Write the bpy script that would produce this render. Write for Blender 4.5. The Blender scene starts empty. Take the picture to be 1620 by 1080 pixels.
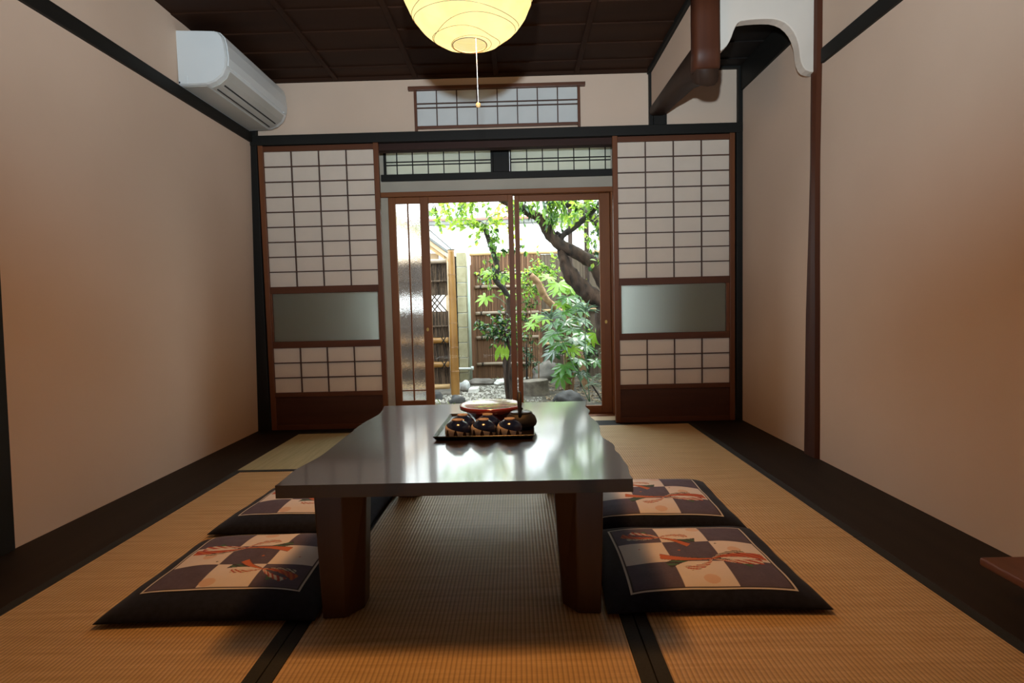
import bpy, math, random
from mathutils import Vector, Matrix, noise as mnoise
random.seed(11)
SC = bpy.context.scene
COL = SC.collection
PI = math.pi
sin, cos, R = math.sin, math.cos, math.radians

# ------------------------------------------------------------------ mesh builder
class MB:
    def __init__(s):
        s.v, s.f, s.m, s.c = [], [], [], []
    def add(s, vs, fs, mi=0):
        b = len(s.v)
        s.v += [tuple(p) for p in vs]
        s.f += [tuple(b + i for i in f) for f in fs]
        s.m += [mi] * len(fs)
        return s
    def box(s, x0, y0, z0, x1, y1, z1, mi=0):
        vs = [(x, y, z) for z in (z0, z1) for y in (y0, y1) for x in (x0, x1)]
        fs = [(0, 2, 3, 1), (4, 5, 7, 6), (0, 1, 5, 4), (2, 6, 7, 3), (0, 4, 6, 2), (1, 3, 7, 5)]
        return s.add(vs, fs, mi)
    def loft(s, rings, cap=True, mi=0, closed=True):
        n = len(rings[0]); vs = [p for r in rings for p in r]; fs = []
        for k in range(len(rings) - 1):
            for i in range(n if closed else n - 1):
                j = (i + 1) % n
                fs.append((k * n + i, k * n + j, (k + 1) * n + j, (k + 1) * n + i))
        if cap:
            fs.append(tuple(reversed(range(n))))
            fs.append(tuple((len(rings) - 1) * n + i for i in range(n)))
        return s.add(vs, fs, mi)
    def prism(s, poly, axis, a, b, mi=0):
        def P(u, v, w):
            return (w, u, v) if axis == 'x' else (u, w, v) if axis == 'y' else (u, v, w)
        return s.loft([[P(u, v, a) for u, v in poly], [P(u, v, b) for u, v in poly]], True, mi)
    def tube(s, pts, rad, n=10, cap=True, bump=0.0, seed=0, mi=0):
        pts = [Vector(p) for p in pts]
        if not isinstance(rad, (list, tuple)): rad = [rad] * len(pts)
        t0 = (pts[1] - pts[0]).normalized()
        up = Vector((0, 0, 1)) if abs(t0.z) < .9 else Vector((1, 0, 0))
        nx = t0.cross(up).normalized(); rings = []
        for i, p in enumerate(pts):
            t = (pts[min(i + 1, len(pts) - 1)] - pts[max(i - 1, 0)]).normalized()
            nx = (nx - t * nx.dot(t)).normalized(); ny = t.cross(nx)
            ring = []
            for k in range(n):
                a = 2 * PI * k / n; r = rad[i]
                d = nx * cos(a) + ny * sin(a)
                if bump: r *= 1 + bump * mnoise.noise(Vector((d.x * 1.5 + seed, d.y * 1.5 + i * .45, d.z * 1.5)))
                ring.append(p + d * r)
            rings.append(ring)
        return s.loft(rings, cap, mi)
    def lathe(s, prof, c=(0, 0, 0), n=32, mi=0, cap=True):
        rings = [[(c[0] + r * cos(2 * PI * k / n), c[1] + r * sin(2 * PI * k / n), c[2] + z) for k in range(n)] for r, z in prof]
        return s.loft(rings, cap, mi)
    def build(s, name, mats, parent=None, bevel=0.0, smooth=False, seg=2):
        org = Vector((0, 0, 0)); p = parent
        while p is not None:
            org += p.location; p = p.parent
        me = bpy.data.meshes.new(name)
        me.from_pydata([tuple(Vector(v) - org) for v in s.v], [], s.f)
        if not isinstance(mats, (list, tuple)): mats = [mats]
        for m in mats: me.materials.append(m)
        for pl, mi in zip(me.polygons, s.m):
            pl.material_index = mi; pl.use_smooth = smooth
        me.update()
        o = bpy.data.objects.new(name, me); COL.objects.link(o)
        if parent is not None: o.parent = parent
        if bevel:
            b = o.modifiers.new('bevel', 'BEVEL'); b.width = bevel; b.segments = seg; b.limit_method = 'ANGLE'
        return o

def box(*a): return MB().box(*a)

def tag(o, label, cat, kind=None, group=None):
    o['label'] = label; o['category'] = cat
    if kind: o['kind'] = kind
    if group: o['group'] = group
    return o

def thing(name, label, cat, loc=(0, 0, 0), kind=None, group=None):
    o = bpy.data.objects.new(name, None); COL.objects.link(o)
    o.location = loc; o.empty_display_size = .1
    return tag(o, label, cat, kind, group)

def copy_tree(o, loc, rz, label):
    c = o.copy(); COL.objects.link(c); c.location = loc; c.rotation_euler = (0, 0, rz); c['label'] = label
    for ch in list(o.children):
        d = ch.copy(); COL.objects.link(d); d.parent = c
        for g in list(ch.children):
            e = g.copy(); COL.objects.link(e); e.parent = d
    return c

def spline(pts, k=6):
    P = [Vector(p) for p in pts]; out = []
    for i in range(len(P) - 1):
        a, b, c, d = P[max(i - 1, 0)], P[i], P[i + 1], P[min(i + 2, len(P) - 1)]
        for j in range(k):
            t = j / k
            out.append(.5 * (2 * b + (c - a) * t + (2 * a - 5 * b + 4 * c - d) * t * t + (3 * b - a - 3 * c + d) * t ** 3))
    out.append(P[-1]); return out

def lerp_list(vals, n):
    out = []
    for i in range(n):
        f = i / (n - 1) * (len(vals) - 1); k = min(int(f), len(vals) - 2); out.append(vals[k] + (vals[k + 1] - vals[k]) * (f - k))
    return out

# ------------------------------------------------------------------ materials
def mat(name):
    m = bpy.data.materials.new(name); m.use_nodes = True
    nt = m.node_tree; nt.nodes.clear()
    out = nt.nodes.new('ShaderNodeOutputMaterial')
    return m, nt, out
def N(nt, t, **kw):
    n = nt.nodes.new(t)
    for k, v in kw.items():
        if k in n.inputs: n.inputs[k].default_value = v
        else: setattr(n, k, v)
    return n
def ramp(nt, fac, stops):
    r = nt.nodes.new('ShaderNodeValToRGB'); e = r.color_ramp.elements
    while len(e) < len(stops): e.new(.5)
    for i, (p, c) in enumerate(stops): e[i].position = p; e[i].color = (*c, 1)
    nt.links.new(fac, r.inputs[0]); return r.outputs[0]
def principled(nt, out, rough=.5, **kw):
    b = nt.nodes.new('ShaderNodeBsdfPrincipled'); b.inputs['Roughness'].default_value = rough
    for k, v in kw.items(): b.inputs[k].default_value = v
    nt.links.new(b.outputs[0], out.inputs[0]); return b
def coords(nt, scale=(1, 1, 1), rot=(0, 0, 0), kind='Object'):
    tc = nt.nodes.new('ShaderNodeTexCoord'); mp = nt.nodes.new('ShaderNodeMapping')
    mp.inputs['Scale'].default_value = scale; mp.inputs['Rotation'].default_value = rot
    nt.links.new(tc.outputs[kind], mp.inputs[0]); return mp.outputs[0]
def bump(nt, b, h, strength=.3, dist=.01):
    n = nt.nodes.new('ShaderNodeBump'); n.inputs['Strength'].default_value = strength; n.inputs['Distance'].default_value = dist
    nt.links.new(h, n.inputs['Height']); nt.links.new(n.outputs[0], b.inputs['Normal'])

def noisy(name, c1, c2, scale=5, rough=.6, bumps=.1, bdist=.005, stretch=(1, 1, 1), detail=4, lo=.35, hi=.65, **kw):
    m, nt, out = mat(name); b = principled(nt, out, rough, **kw)
    n = N(nt, 'ShaderNodeTexNoise', Scale=scale, Detail=detail); nt.links.new(coords(nt, stretch), n.inputs['Vector'])
    nt.links.new(ramp(nt, n.outputs[0], [(lo, c1), (hi, c2)]), b.inputs['Base Color'])
    if bumps: bump(nt, b, n.outputs[0], bumps, bdist)
    return m
def wood(name, c1, c2, axis='z', rough=.45, scale=14, bumps=.12, **kw):
    st = {'x': (.08, 1, 1), 'y': (1, .08, 1), 'z': (1, 1, .08)}[axis]
    return noisy(name, c1, c2, scale, rough, bumps, .003, st, 6, .3, .7, **kw)

M = {}
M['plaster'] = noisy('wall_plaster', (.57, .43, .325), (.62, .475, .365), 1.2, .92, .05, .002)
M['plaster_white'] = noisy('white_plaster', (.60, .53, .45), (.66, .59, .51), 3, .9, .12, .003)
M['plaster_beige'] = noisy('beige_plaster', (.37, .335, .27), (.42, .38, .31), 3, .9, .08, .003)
M['black_wood_x'] = wood('black_timber_x', (.006, .006, .005), (.011, .010, .008), 'x', .6, **{'Specular IOR Level': .25})
M['black_wood_y'] = wood('black_timber_y', (.006, .006, .005), (.011, .010, .008), 'y', .6, **{'Specular IOR Level': .25})
M['black_wood_z'] = wood('black_timber_z', (.006, .006, .005), (.011, .010, .008), 'z', .6, **{'Specular IOR Level': .25})
M['board'] = wood('dark_floor_board', (.013, .009, .007), (.022, .015, .011), 'y', .6, **{'Specular IOR Level': .2})
M['red_wood_z'] = wood('red_brown_timber_z', (.075, .024, .010), (.12, .040, .016), 'z', .45)
M['red_wood_x'] = wood('red_brown_timber_x', (.075, .024, .010), (.12, .040, .016), 'x', .45)
M['shoji_z'] = wood('shoji_frame_z', (.105, .034, .011), (.16, .054, .019), 'z', .5, **{'Specular IOR Level': .3})
M['shoji_x'] = wood('shoji_frame_x', (.065, .020, .007), (.10, .032, .012), 'x', .5, **{'Specular IOR Level': .3})
M['lattice'] = wood('shoji_lattice_wood', (.045, .018, .010), (.075, .03, .015), 'x', .5)
M['head_rail'] = wood('dark_head_rail', (.022, .007, .004), (.035, .011, .006), 'x', .6, **{'Specular IOR Level': .25})
M['base_panel'] = wood('shoji_base_board', (.042, .013, .005), (.07, .022, .009), 'x', .55, **{'Specular IOR Level': .3})
M['cedar_z'] = wood('cedar_door_frame_z', (.145, .044, .010), (.21, .070, .017), 'z', .5, **{'Specular IOR Level': .3})
M['cedar_x'] = wood('cedar_door_frame_x', (.145, .044, .010), (.21, .070, .017), 'x', .5, **{'Specular IOR Level': .3})
M['pale_wood'] = wood('pale_floor_wood', (.60, .45, .28), (.70, .54, .36), 'x', .35)
M['ceiling'] = wood('ceiling_board', (.018, .0065, .0025), (.034, .0125, .005), 'x', .7, 6, **{'Specular IOR Level': .15})
M['ceiling_dark'] = wood('dark_ceiling_board', (.006, .005, .004), (.012, .008, .006), 'x', .7, 6, **{'Specular IOR Level': .2})
M['post'] = wood('smoked_log_post', (.040, .012, .006), (.085, .026, .011), 'z', .5, 10, **{'Specular IOR Level': .3})
M['beam'] = wood('smoked_log_beam', (.022, .011, .007), (.042, .021, .012), 'y', .6, 10, **{'Specular IOR Level': .25})
M['table'] = wood('dark_lacquered_table_wood', (.008, .0035, .002), (.017, .0075, .004), 'y', .3, 5, .03, **{'Coat Weight': 1.0, 'Coat Roughness': .10, 'Coat IOR': 2.0})
M['table_leg'] = wood('dark_table_leg_wood', (.045, .018, .008), (.08, .033, .014), 'z', .4, 8)
M['stand'] = wood('red_brown_stand_wood', (.10, .035, .017), (.16, .058, .028), 'y', .4)
M['red_lacquer'] = noisy('red_lacquer', (.26, .016, .008), (.30, .02, .01), 3, .18, 0, **{'Coat Weight': 1, 'Coat Roughness': .05, 'Coat IOR': 1.9})
M['black_lacquer'] = noisy('black_lacquer', (.005, .004, .0035), (.008, .006, .005), 3, .25, 0)
M['iron'] = noisy('black_cast_iron', (.006, .005, .0045), (.012, .010, .008), 60, .55, .25, .002)
M['iron_lid'] = noisy('iron_lid_grey_sheen', (.02, .02, .02), (.04, .04, .038), 50, .3, .1, .001)  # paler than the pot: the lid's grey reflection put into its colour
M['clay'] = noisy('bare_tan_clay', (.33, .26, .22), (.40, .32, .275), 80, .8, .1, .001)
M['ac_white'] = noisy('white_plastic', (.64, .68, .68), (.68, .72, .72), 3, .4, 0)
M['ac_grey'] = noisy('grey_plastic', (.40, .40, .36), (.46, .45, .41), 3, .4, 0)
M['ac_dark'] = noisy('dark_slot', (.02, .02, .02), (.03, .03, .03), 3, .6, 0)
M['cord'] = noisy('white_cord', (.75, .72, .66), (.8, .78, .72), 40, .7, 0)
M['bead'] = noisy('wooden_bead', (.50, .28, .10), (.60, .35, .14), 40, .45, 0)
M['wire'] = noisy('lantern_rib_wire', (.16, .10, .05), (.2, .13, .06), 40, .6, 0)
M['navy'] = noisy('navy_cotton', (.005, .007, .016), (.009, .012, .026), 60, .9, .15, .001, **{'Sheen Weight': .08, 'Specular IOR Level': .2})
M['heri'] = noisy('black_cloth_border', (.010, .012, .012), (.017, .02, .019), 200, .8, .1, .001)
M['brass'] = noisy('brass', (.45, .28, .08), (.5, .32, .1), 20, .35, 0, Metallic=1.0)

def tatami(name, axis, c1, c2, c3):
    m, nt, out = mat(name); b = principled(nt, out, .55)
    tc = nt.nodes.new('ShaderNodeTexCoord'); sp = nt.nodes.new('ShaderNodeSeparateXYZ'); nt.links.new(tc.outputs['Object'], sp.inputs[0])
    a = N(nt, 'ShaderNodeMath', operation='MULTIPLY'); a.inputs[1].default_value = 2 * PI / .0115
    nt.links.new(sp.outputs[0 if axis == 'x' else 1], a.inputs[0])
    s = N(nt, 'ShaderNodeMath', operation='SINE'); nt.links.new(a.outputs[0], s.inputs[0])
    h = N(nt, 'ShaderNodeMath', operation='MULTIPLY_ADD'); h.inputs[1].default_value = .5; h.inputs[2].default_value = .5; nt.links.new(s.outputs[0], h.inputs[0])
    st = (12, 420, 1) if axis == 'x' else (420, 12, 1)
    st2 = (3, 60, 1) if axis == 'x' else (60, 3, 1)
    n = N(nt, 'ShaderNodeTexNoise', Scale=1, Detail=2); nt.links.new(coords(nt, st), n.inputs['Vector'])
    n2 = N(nt, 'ShaderNodeTexNoise', Scale=1, Detail=4); nt.links.new(coords(nt, st2), n2.inputs['Vector'])
    mx = N(nt, 'ShaderNodeMath', operation='MULTIPLY_ADD'); mx.inputs[1].default_value = .5
    nt.links.new(n.outputs[0], mx.inputs[0]); nt.links.new(n2.outputs[0], mx.inputs[2])
    c = ramp(nt, mx.outputs[0], [(.5, c1), (.75, c2), (.95, c3)])
    g = N(nt, 'ShaderNodeMix', data_type='RGBA', blend_type='MULTIPLY'); g.inputs['Factor'].default_value = 1
    r2 = ramp(nt, h.outputs[0], [(0, (.62, .60, .56)), (.45, (1, 1, 1))])
    nt.links.new(c, g.inputs[6]); nt.links.new(r2, g.inputs[7])
    nt.links.new(g.outputs[2], b.inputs['Base Color'])
    hb = N(nt, 'ShaderNodeMath', operation='MULTIPLY_ADD'); hb.inputs[1].default_value = .35
    nt.links.new(n.outputs[0], hb.inputs[0]); nt.links.new(h.outputs[0], hb.inputs[2])
    bump(nt, b, hb.outputs[0], .55, .0016)
    return m
M['tatami'] = tatami('tan_tatami_weave', 'x', (.47, .315, .145), (.56, .39, .19), (.63, .45, .235))
M['tatami_green'] = tatami('greenish_tatami_weave', 'y', (.40, .37, .20), (.46, .43, .25), (.52, .48, .29))

def paper(name, col, tr=.45):
    m, nt, out = mat(name)
    d = N(nt, 'ShaderNodeBsdfDiffuse'); t = N(nt, 'ShaderNodeBsdfTranslucent'); x = N(nt, 'ShaderNodeMixShader'); x.inputs[0].default_value = tr
    n = N(nt, 'ShaderNodeTexNoise', Scale=9, Detail=6)
    nt.links.new(coords(nt), n.inputs['Vector'])
    c = ramp(nt, n.outputs[0], [(.3, tuple(k * .95 for k in col)), (.7, col)])
    for s in (d, t): nt.links.new(c, s.inputs[0])
    nt.links.new(d.outputs[0], x.inputs[1]); nt.links.new(t.outputs[0], x.inputs[2]); nt.links.new(x.outputs[0], out.inputs[0])
    return m
M['paper'] = paper('shoji_paper', (.82, .72, .61), .3)
M['paper_cool'] = paper('cool_window_paper', (.74, .76, .74), .25)
M['paper_transom'] = paper('transom_paper', (.74, .74, .64), .45)

def clear_glass(name):
    m, nt, out = mat(name)
    t = N(nt, 'ShaderNodeBsdfTransparent'); g = N(nt, 'ShaderNodeBsdfGlossy', Roughness=.0); f = N(nt, 'ShaderNodeFresnel', IOR=1.12); x = N(nt, 'ShaderNodeMixShader')
    t.inputs[0].default_value = (.97, .985, .975, 1)
    nt.links.new(f.outputs[0], x.inputs[0]); nt.links.new(t.outputs[0], x.inputs[1]); nt.links.new(g.outputs[0], x.inputs[2]); nt.links.new(x.outputs[0], out.inputs[0])
    return m
def frosted(name, rough, scale, bst, tint=(1, 1, 1), veil=.12):
    m, nt, out = mat(name)
    g = N(nt, 'ShaderNodeBsdfRefraction', Roughness=rough, IOR=1.12); g.inputs[0].default_value = (*tint, 1)
    d = N(nt, 'ShaderNodeBsdfTranslucent'); d.inputs[0].default_value = (*tint, 1)
    gl = N(nt, 'ShaderNodeBsdfGlossy', Roughness=.25)
    x = N(nt, 'ShaderNodeMixShader'); x.inputs[0].default_value = veil
    x2 = N(nt, 'ShaderNodeMixShader'); x2.inputs[0].default_value = .05
    v = N(nt, 'ShaderNodeTexVoronoi', Scale=scale); nt.links.new(coords(nt), v.inputs['Vector'])
    bm = N(nt, 'ShaderNodeBump', Strength=bst, Distance=.004); nt.links.new(v.outputs['Distance'], bm.inputs['Height'])
    for s in (g, gl): nt.links.new(bm.outputs[0], s.inputs['Normal'])
    nt.links.new(g.outputs[0], x.inputs[1]); nt.links.new(d.outputs[0], x.inputs[2])
    nt.links.new(x.outputs[0], x2.inputs[1]); nt.links.new(gl.outputs[0], x2.inputs[2]); nt.links.new(x2.outputs[0], out.inputs[0])
    return m
M['glass'] = clear_glass('clear_window_glass')
M['frost_shoji'] = frosted('frosted_shoji_glass', .30, 220, .25, (.92, .95, .90), .75)
M['frost_door'] = frosted('hammered_door_glass', .05, 150, .28, (.97, .97, .95), .01)

def lantern_paper():
    m, nt, out = mat('glowing_lantern_paper')
    d = N(nt, 'ShaderNodeBsdfTranslucent'); d.inputs[0].default_value = (.008, .009, .008, 1)
    t = N(nt, 'ShaderNodeBsdfTransparent'); t.inputs[0].default_value = (1, .90, .66, 1)
    e = N(nt, 'ShaderNodeEmission')
    n = N(nt, 'ShaderNodeTexNoise', Scale=14, Detail=5); nt.links.new(coords(nt), n.inputs['Vector'])
    nt.links.new(ramp(nt, n.outputs[0], [(.3, (1.0, .80, .30)), (.7, (1.0, .86, .40))]), e.inputs[0])
    e.inputs[1].default_value = LANTERN_GLOW
    x = N(nt, 'ShaderNodeMixShader'); x.inputs[0].default_value = .30
    nt.links.new(d.outputs[0], x.inputs[1]); nt.links.new(t.outputs[0], x.inputs[2])
    a = N(nt, 'ShaderNodeAddShader'); nt.links.new(x.outputs[0], a.inputs[0]); nt.links.new(e.outputs[0], a.inputs[1])
    nt.links.new(a.outputs[0], out.inputs[0]); return m
LANTERN_GLOW = .98
M['lantern'] = lantern_paper()
def plate_glow_mat():
    m, nt, out = mat('self_lit_reflector_plate'); e = N(nt, 'ShaderNodeEmission', Strength=1.1); e.inputs[0].default_value = (1, .88, .55, 1)  # glow put into the reflector plate in place of a lit tube
    nt.links.new(e.outputs[0], out.inputs[0]); return m
M['lamp'] = plate_glow_mat()

def leafmat(name, c1, c2, tr=.35, rough=.35, trc=None):
    m, nt, out = mat(name)
    b = nt.nodes.new('ShaderNodeBsdfPrincipled'); b.inputs['Roughness'].default_value = rough
    t = N(nt, 'ShaderNodeBsdfTranslucent'); x = N(nt, 'ShaderNodeMixShader'); x.inputs[0].default_value = tr
    n = N(nt, 'ShaderNodeTexNoise', Scale=9, Detail=2); nt.links.new(coords(nt), n.inputs['Vector'])
    c = ramp(nt, n.outputs[0], [(.35, c1), (.65, c2)])
    nt.links.new(c, b.inputs['Base Color'])
    if trc: t.inputs[0].default_value = (*trc, 1)
    else: nt.links.new(c, t.inputs[0])
    nt.links.new(b.outputs[0], x.inputs[1]); nt.links.new(t.outputs[0], x.inputs[2]); nt.links.new(x.outputs[0], out.inputs[0])
    return m
M['leaf_mid'] = leafmat('mid_green_leaf', (.07, .16, .03), (.16, .28, .05), .4, .35, (.22, .42, .05))
M['leaf_light'] = leafmat('yellow_green_leaf', (.20, .32, .04), (.34, .45, .06), .5, .4, (.45, .62, .07))
M['leaf_yellow'] = leafmat('yellowing_leaf', (.45, .38, .05), (.60, .48, .08), .5, .4, (.75, .60, .10))
M['leaf_dark'] = leafmat('dark_glossy_leaf', (.020, .055, .018), (.045, .10, .03), .15, .2)
M['leaf_fatsia'] = leafmat('fatsia_leaf', (.035, .12, .022), (.085, .21, .035), .35, .25, (.20, .45, .04))
M['leaf_fatsia_light'] = leafmat('young_fatsia_leaf', (.22, .42, .04), (.32, .52, .06), .5, .3, (.45, .70, .06))
M['leaf_fern'] = leafmat('grey_green_fern', (.05, .10, .05), (.11, .17, .09), .2, .5)
M['bark'] = noisy('rough_bark', (.014, .008, .005), (.066, .036, .022), 16, .95, 1.0, .03, (1, 1, .35))
M['bark_dark'] = noisy('dark_bark', (.010, .007, .005), (.034, .024, .017), 25, .9, .8, .01, (1, 1, .35))
M['bark_tan'] = noisy('tan_branch_bark', (.20, .10, .045), (.34, .19, .10), 20, .8, .6, .01)
M['bamboo'] = noisy('ochre_bamboo', (.22, .095, .018), (.32, .155, .036), 6, .35, .05, .003, (1, 1, .4))
M['bamboo_grey'] = noisy('weathered_bamboo', (.22, .15, .10), (.34, .25, .18), 12, .55, .1, .003, (.3, 1, 1))
M['bamboo_tan'] = noisy('tan_split_bamboo', (.40, .24, .10), (.52, .33, .15), 12, .5, .1, .003, (.3, 1, 1))
M['brushwood'] = noisy('dark_brushwood', (.028, .016, .009), (.13, .080, .048), 22, .9, .9, .012, (5, 1, .22), 6, .4, .62)
M['reed'] = noisy('brown_reed', (.080, .036, .017), (.24, .118, .058), 10, .85, .8, .01, (7, 1, .05), 5, .35, .65)
M['reed_dark'] = noisy('grey_board_fence', (.070, .048, .030), (.14, .098, .064), 8, .85, .5, .01, (5, 1, .08))
M['fence_post'] = noisy('red_brown_fence_post', (.12, .05, .026), (.20, .09, .045), 12, .8, .3, .005, (1, 1, .15))
M['block'] = noisy('concrete_block', (.27, .235, .135), (.36, .32, .20), 9, .9, .2, .004)
M['pipe_green'] = noisy('pale_green_pipe', (.46, .54, .44), (.52, .60, .50), 4, .45, 0)
M['pipe_white'] = noisy('pale_pipe', (.60, .62, .58), (.68, .70, .66), 4, .45, 0)
M['ground'] = noisy('garden_soil', (.035, .028, .020), (.10, .084, .062), 9, .95, .6, .02, (1, 1, 1), 8)
M['gravel'] = noisy('pale_gravel', (.22, .205, .17), (.44, .41, .36), 14, .9, 0)
M['rock'] = noisy('grey_rock', (.10, .085, .072), (.20, .17, .145), 6, .85, .6, .02, (1, 1, 1), 8)
M['rock_dark'] = noisy('dark_rock', (.025, .024, .023), (.075, .07, .066), 8, .8, .5, .02, (1, 1, 1), 8)
M['stone_white'] = noisy('white_stone', (.60, .58, .53), (.72, .70, .66), 12, .85, .2, .004)
M['stone_grey'] = noisy('grey_stone', (.34, .34, .33), (.46, .46, .45), 10, .8, .2, .01)
M['stump'] = noisy('weathered_stump', (.10, .08, .062), (.20, .165, .13), 12, .9, .5, .01)
M['litter'] = noisy('dead_leaf', (.16, .10, .05), (.34, .25, .15), 30, .9, 0)
M['grass'] = leafmat('grass_blade', (.20, .26, .08), (.40, .40, .20), .3, .6)
M['white_wall'] = noisy('white_render', (.80, .80, .78), (.84, .84, .82), 2, .9, 0)
M['roof_grey'] = noisy('grey_eave', (.13, .13, .12), (.17, .17, .16), 5, .7, 0)
M['roof_red'] = noisy('faded_red_edge', (.26, .11, .08), (.32, .14, .11), 5, .7, 0)
M['rail_metal'] = noisy('grey_railing_metal', (.07, .07, .08), (.10, .10, .11), 5, .4, 0)
M['concrete'] = noisy('grey_concrete', (.20, .20, .19), (.27, .27, .26), 5, .9, .1, .005)
M['gate_wood'] = noisy('tan_gate_timber', (.48, .33, .19), (.60, .43, .27), 9, .7, .1, .003, (.2, 1, 1))

# ================================================================== THE ROOM
D = 3.868            # plane of the paper screens
WR = 1.5223
YB = -1.30           # the room goes on behind the camera
CZ = 2.36
def WL(z): return -1.806 + .0253 * z
tn = [0]
def trim(mb, m, label, cat='timber', bevel=.003, smooth=False):
    tn[0] += 1
    return tag(mb.build('trim_%d' % tn[0], m, None, bevel, smooth), label, cat, 'structure')

# floor and mats
tag(box(-1.95, YB, -.12, 1.7, 4.0, -.06).build('floor', M['board']), 'dark timber floor under the straw mats', 'floor', 'structure')
trim(box(-1.90, YB, -.06, -1.478, D - .10, 0), M['board'], 'dark floor board along the foot of the left wall')
trim(box(1.168, YB, -.06, 1.62, D - .066, 0), M['board'], 'dark floor board along the foot of the right wall')
trim(MB().box(-1.90, D - .066, -.06, 1.62, D + .10, -.001).box(-1.90, D - .10, -.06, -1.478, D - .066, -.001), M['black_wood_x'], 'black door sill under the paper screens')

def mat_thing(x0, y0, x1, y1, heri, label, m):
    t = thing('tatami_mat', label, 'tatami mat', ((x0 + x1) / 2, (y0 + y1) / 2, -.055), None, 'tatami mats on the floor')
    h = .033; a = [x0, y0, x1, y1]
    inn = [x0 + (h if 'l' in heri else 0), y0 + (h if 'f' in heri else 0), x1 - (h if 'r' in heri else 0), y1 - (h if 'b' in heri else 0)]
    box(inn[0] + .0006, inn[1] + .0006, -.055, inn[2] - .0006, inn[3] - .0006, 0).build('woven_face', m, t, .0015)
    for k in heri:
        b = {'l': (x0, y0, inn[0], y1), 'r': (inn[2], y0, x1, y1), 'f': (inn[0], y0, inn[2], inn[1]), 'b': (inn[0], inn[3], inn[2], y1)}[k]
        box(b[0], b[1] + .0006, -.055, b[2], b[3] - .0006, .0012).build('cloth_border', M['heri'], t, .0008)
    return t
mat_thing(-1.477, 2.862, -.598, 3.768, 'fb', 'greenish half tatami mat in front of the left paper screen', M['tatami_green'])
mat_thing(-1.477, 1.085, -.598, 2.860, 'lr', 'tan tatami mat under the two cushions left of the table', M['tatami'])
mat_thing(-1.477, -.69, -.598, 1.083, 'lr', 'tan tatami mat nearest the viewer in the left row', M['tatami'])
mat_thing(-.595, 2.70, .2825, 3.80, 'lr', 'tatami mat between table end and garden door', M['tatami'])
mat_thing(-.595, .92, .2825, 2.698, 'lr', 'tatami mat under the low table, between the two black seams', M['tatami'])
mat_thing(-.595, -.86, .2825, .918, 'lr', 'tatami mat before the table, in the middle row', M['tatami'])
mat_thing(.2855, 1.912, 1.1665, 3.80, 'lr', 'tan tatami mat running to the right paper screen', M['tatami'])
mat_thing(.2855, .14, 1.1665, 1.910, 'lr', 'tan tatami mat under the front cushion right of the table', M['tatami'])

# walls
def lean_wall(x_off, y0, y1, z0, z1, th):
    return MB().prism([(WL(z0) + x_off, z0), (WL(z1) + x_off, z1), (WL(z1) + x_off - th, z1), (WL(z0) + x_off - th, z0)], 'y', y0, y1)
tag(lean_wall(0, YB, D + .03, 0, CZ, .12).build('wall_left', M['plaster']), 'beige plaster wall on the left', 'wall', 'structure')
tag(box(WR, YB, 0, WR + .12, 4.3, CZ).build('wall_right', M['plaster']), 'beige plaster wall on the right', 'wall', 'structure')
tag(box(-1.95, YB - .1, 0, 1.7, YB, CZ).build('wall_front', M['plaster']), 'plaster wall behind the viewer', 'wall', 'structure')
tag(box(-1.78, D + .03, 1.985, 1.53, D + .10, CZ).build('wall_back', M['plaster']), 'plaster band above the paper screens', 'wall', 'structure')

# ceiling: lapped boards + battens
ce = thing('ceiling', 'dark brown board ceiling with thin battens', 'ceiling', (0, 1.2, CZ), 'structure')
cb = MB(); y = 3.96
while y > YB - .2:
    cb.prism([(y, CZ + .004), (y - .245, CZ - .004), (y - .245, CZ + .03), (y, CZ + .03)], 'x', -1.95, .95)
    y -= .235
cb.build('ceiling_board', M['ceiling'], ce)
for x in (-1.17, -.64, -.105, .43):
    box(x - .016, YB, CZ - .016, x + .016, D + .03, CZ - .002).build('batten', M['ceiling'], ce, .003)
box(-1.95, D + .006, CZ - .018, .90, D + .04, CZ + .005).build('wall_batten', M['ceiling'], ce, .002)
box(.90, YB, CZ - .03, .925, D + .03, CZ + .01).build('edge_batten', M['black_wood_y'], ce, .003)
ca = thing('ceiling_alcove', 'black board ceiling behind the scalloped plaster panel', 'ceiling', (1.2, 2, CZ), 'structure')
cb = MB(); y = 4.0
while y > YB - .2:
    cb.prism([(y, CZ + .006), (y - .245, CZ - .002), (y - .245, CZ + .03), (y, CZ + .03)], 'x', .95, 1.65)
    y -= .235
cb.build('ceiling_board', M['ceiling_dark'], ca)

# black timbers
trim(MB().box(-1.78, D - .012, 1.928, 1.522, D + .031, 1.992), M['black_wood_x'], 'black rail across the back wall above the screens', 'rail')
trim(lean_wall(.016, YB, D - .012, 1.949, 2.014, .02), M['black_wood_y'], 'black rail along the left wall', 'rail')
trim(box(WR - .014, YB, 1.960, WR + .01, 2.868, 2.031), M['black_wood_y'], 'black rail along the right wall, nearer than the log pillar', 'rail')
trim(MB().prism([(WL(0) - .02, 0), (WL(CZ) - .02, CZ), (-1.716, CZ), (-1.724, 0)], 'y', D - .006, D + .04), M['black_wood_z'], 'black corner post at left end of the back wall', 'post')
trim(MB().box(1.482, D - .006, 0, 1.53, D + .04, 1.93).box(1.495, D - .006, 1.99, 1.53, D + .04, CZ), M['black_wood_z'], 'black corner post at right end of the back wall', 'post')
trim(lean_wall(.012, 1.80, 1.948, 0, CZ, .03), M['black_wood_z'], 'black post at the near end of the left wall', 'post')
trim(MB().box(.908, D - .002, 1.992, .934, D + .035, CZ), M['black_wood_z'], 'slim black post above the rail beside the small window', 'post')
trim(box(1.52 - .012, 3.0, 2.20, WR + .02, D + .03, CZ - .002), M['black_wood_y'], 'black beam along the top of the right wall behind the scalloped panel', 'beam')
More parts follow.
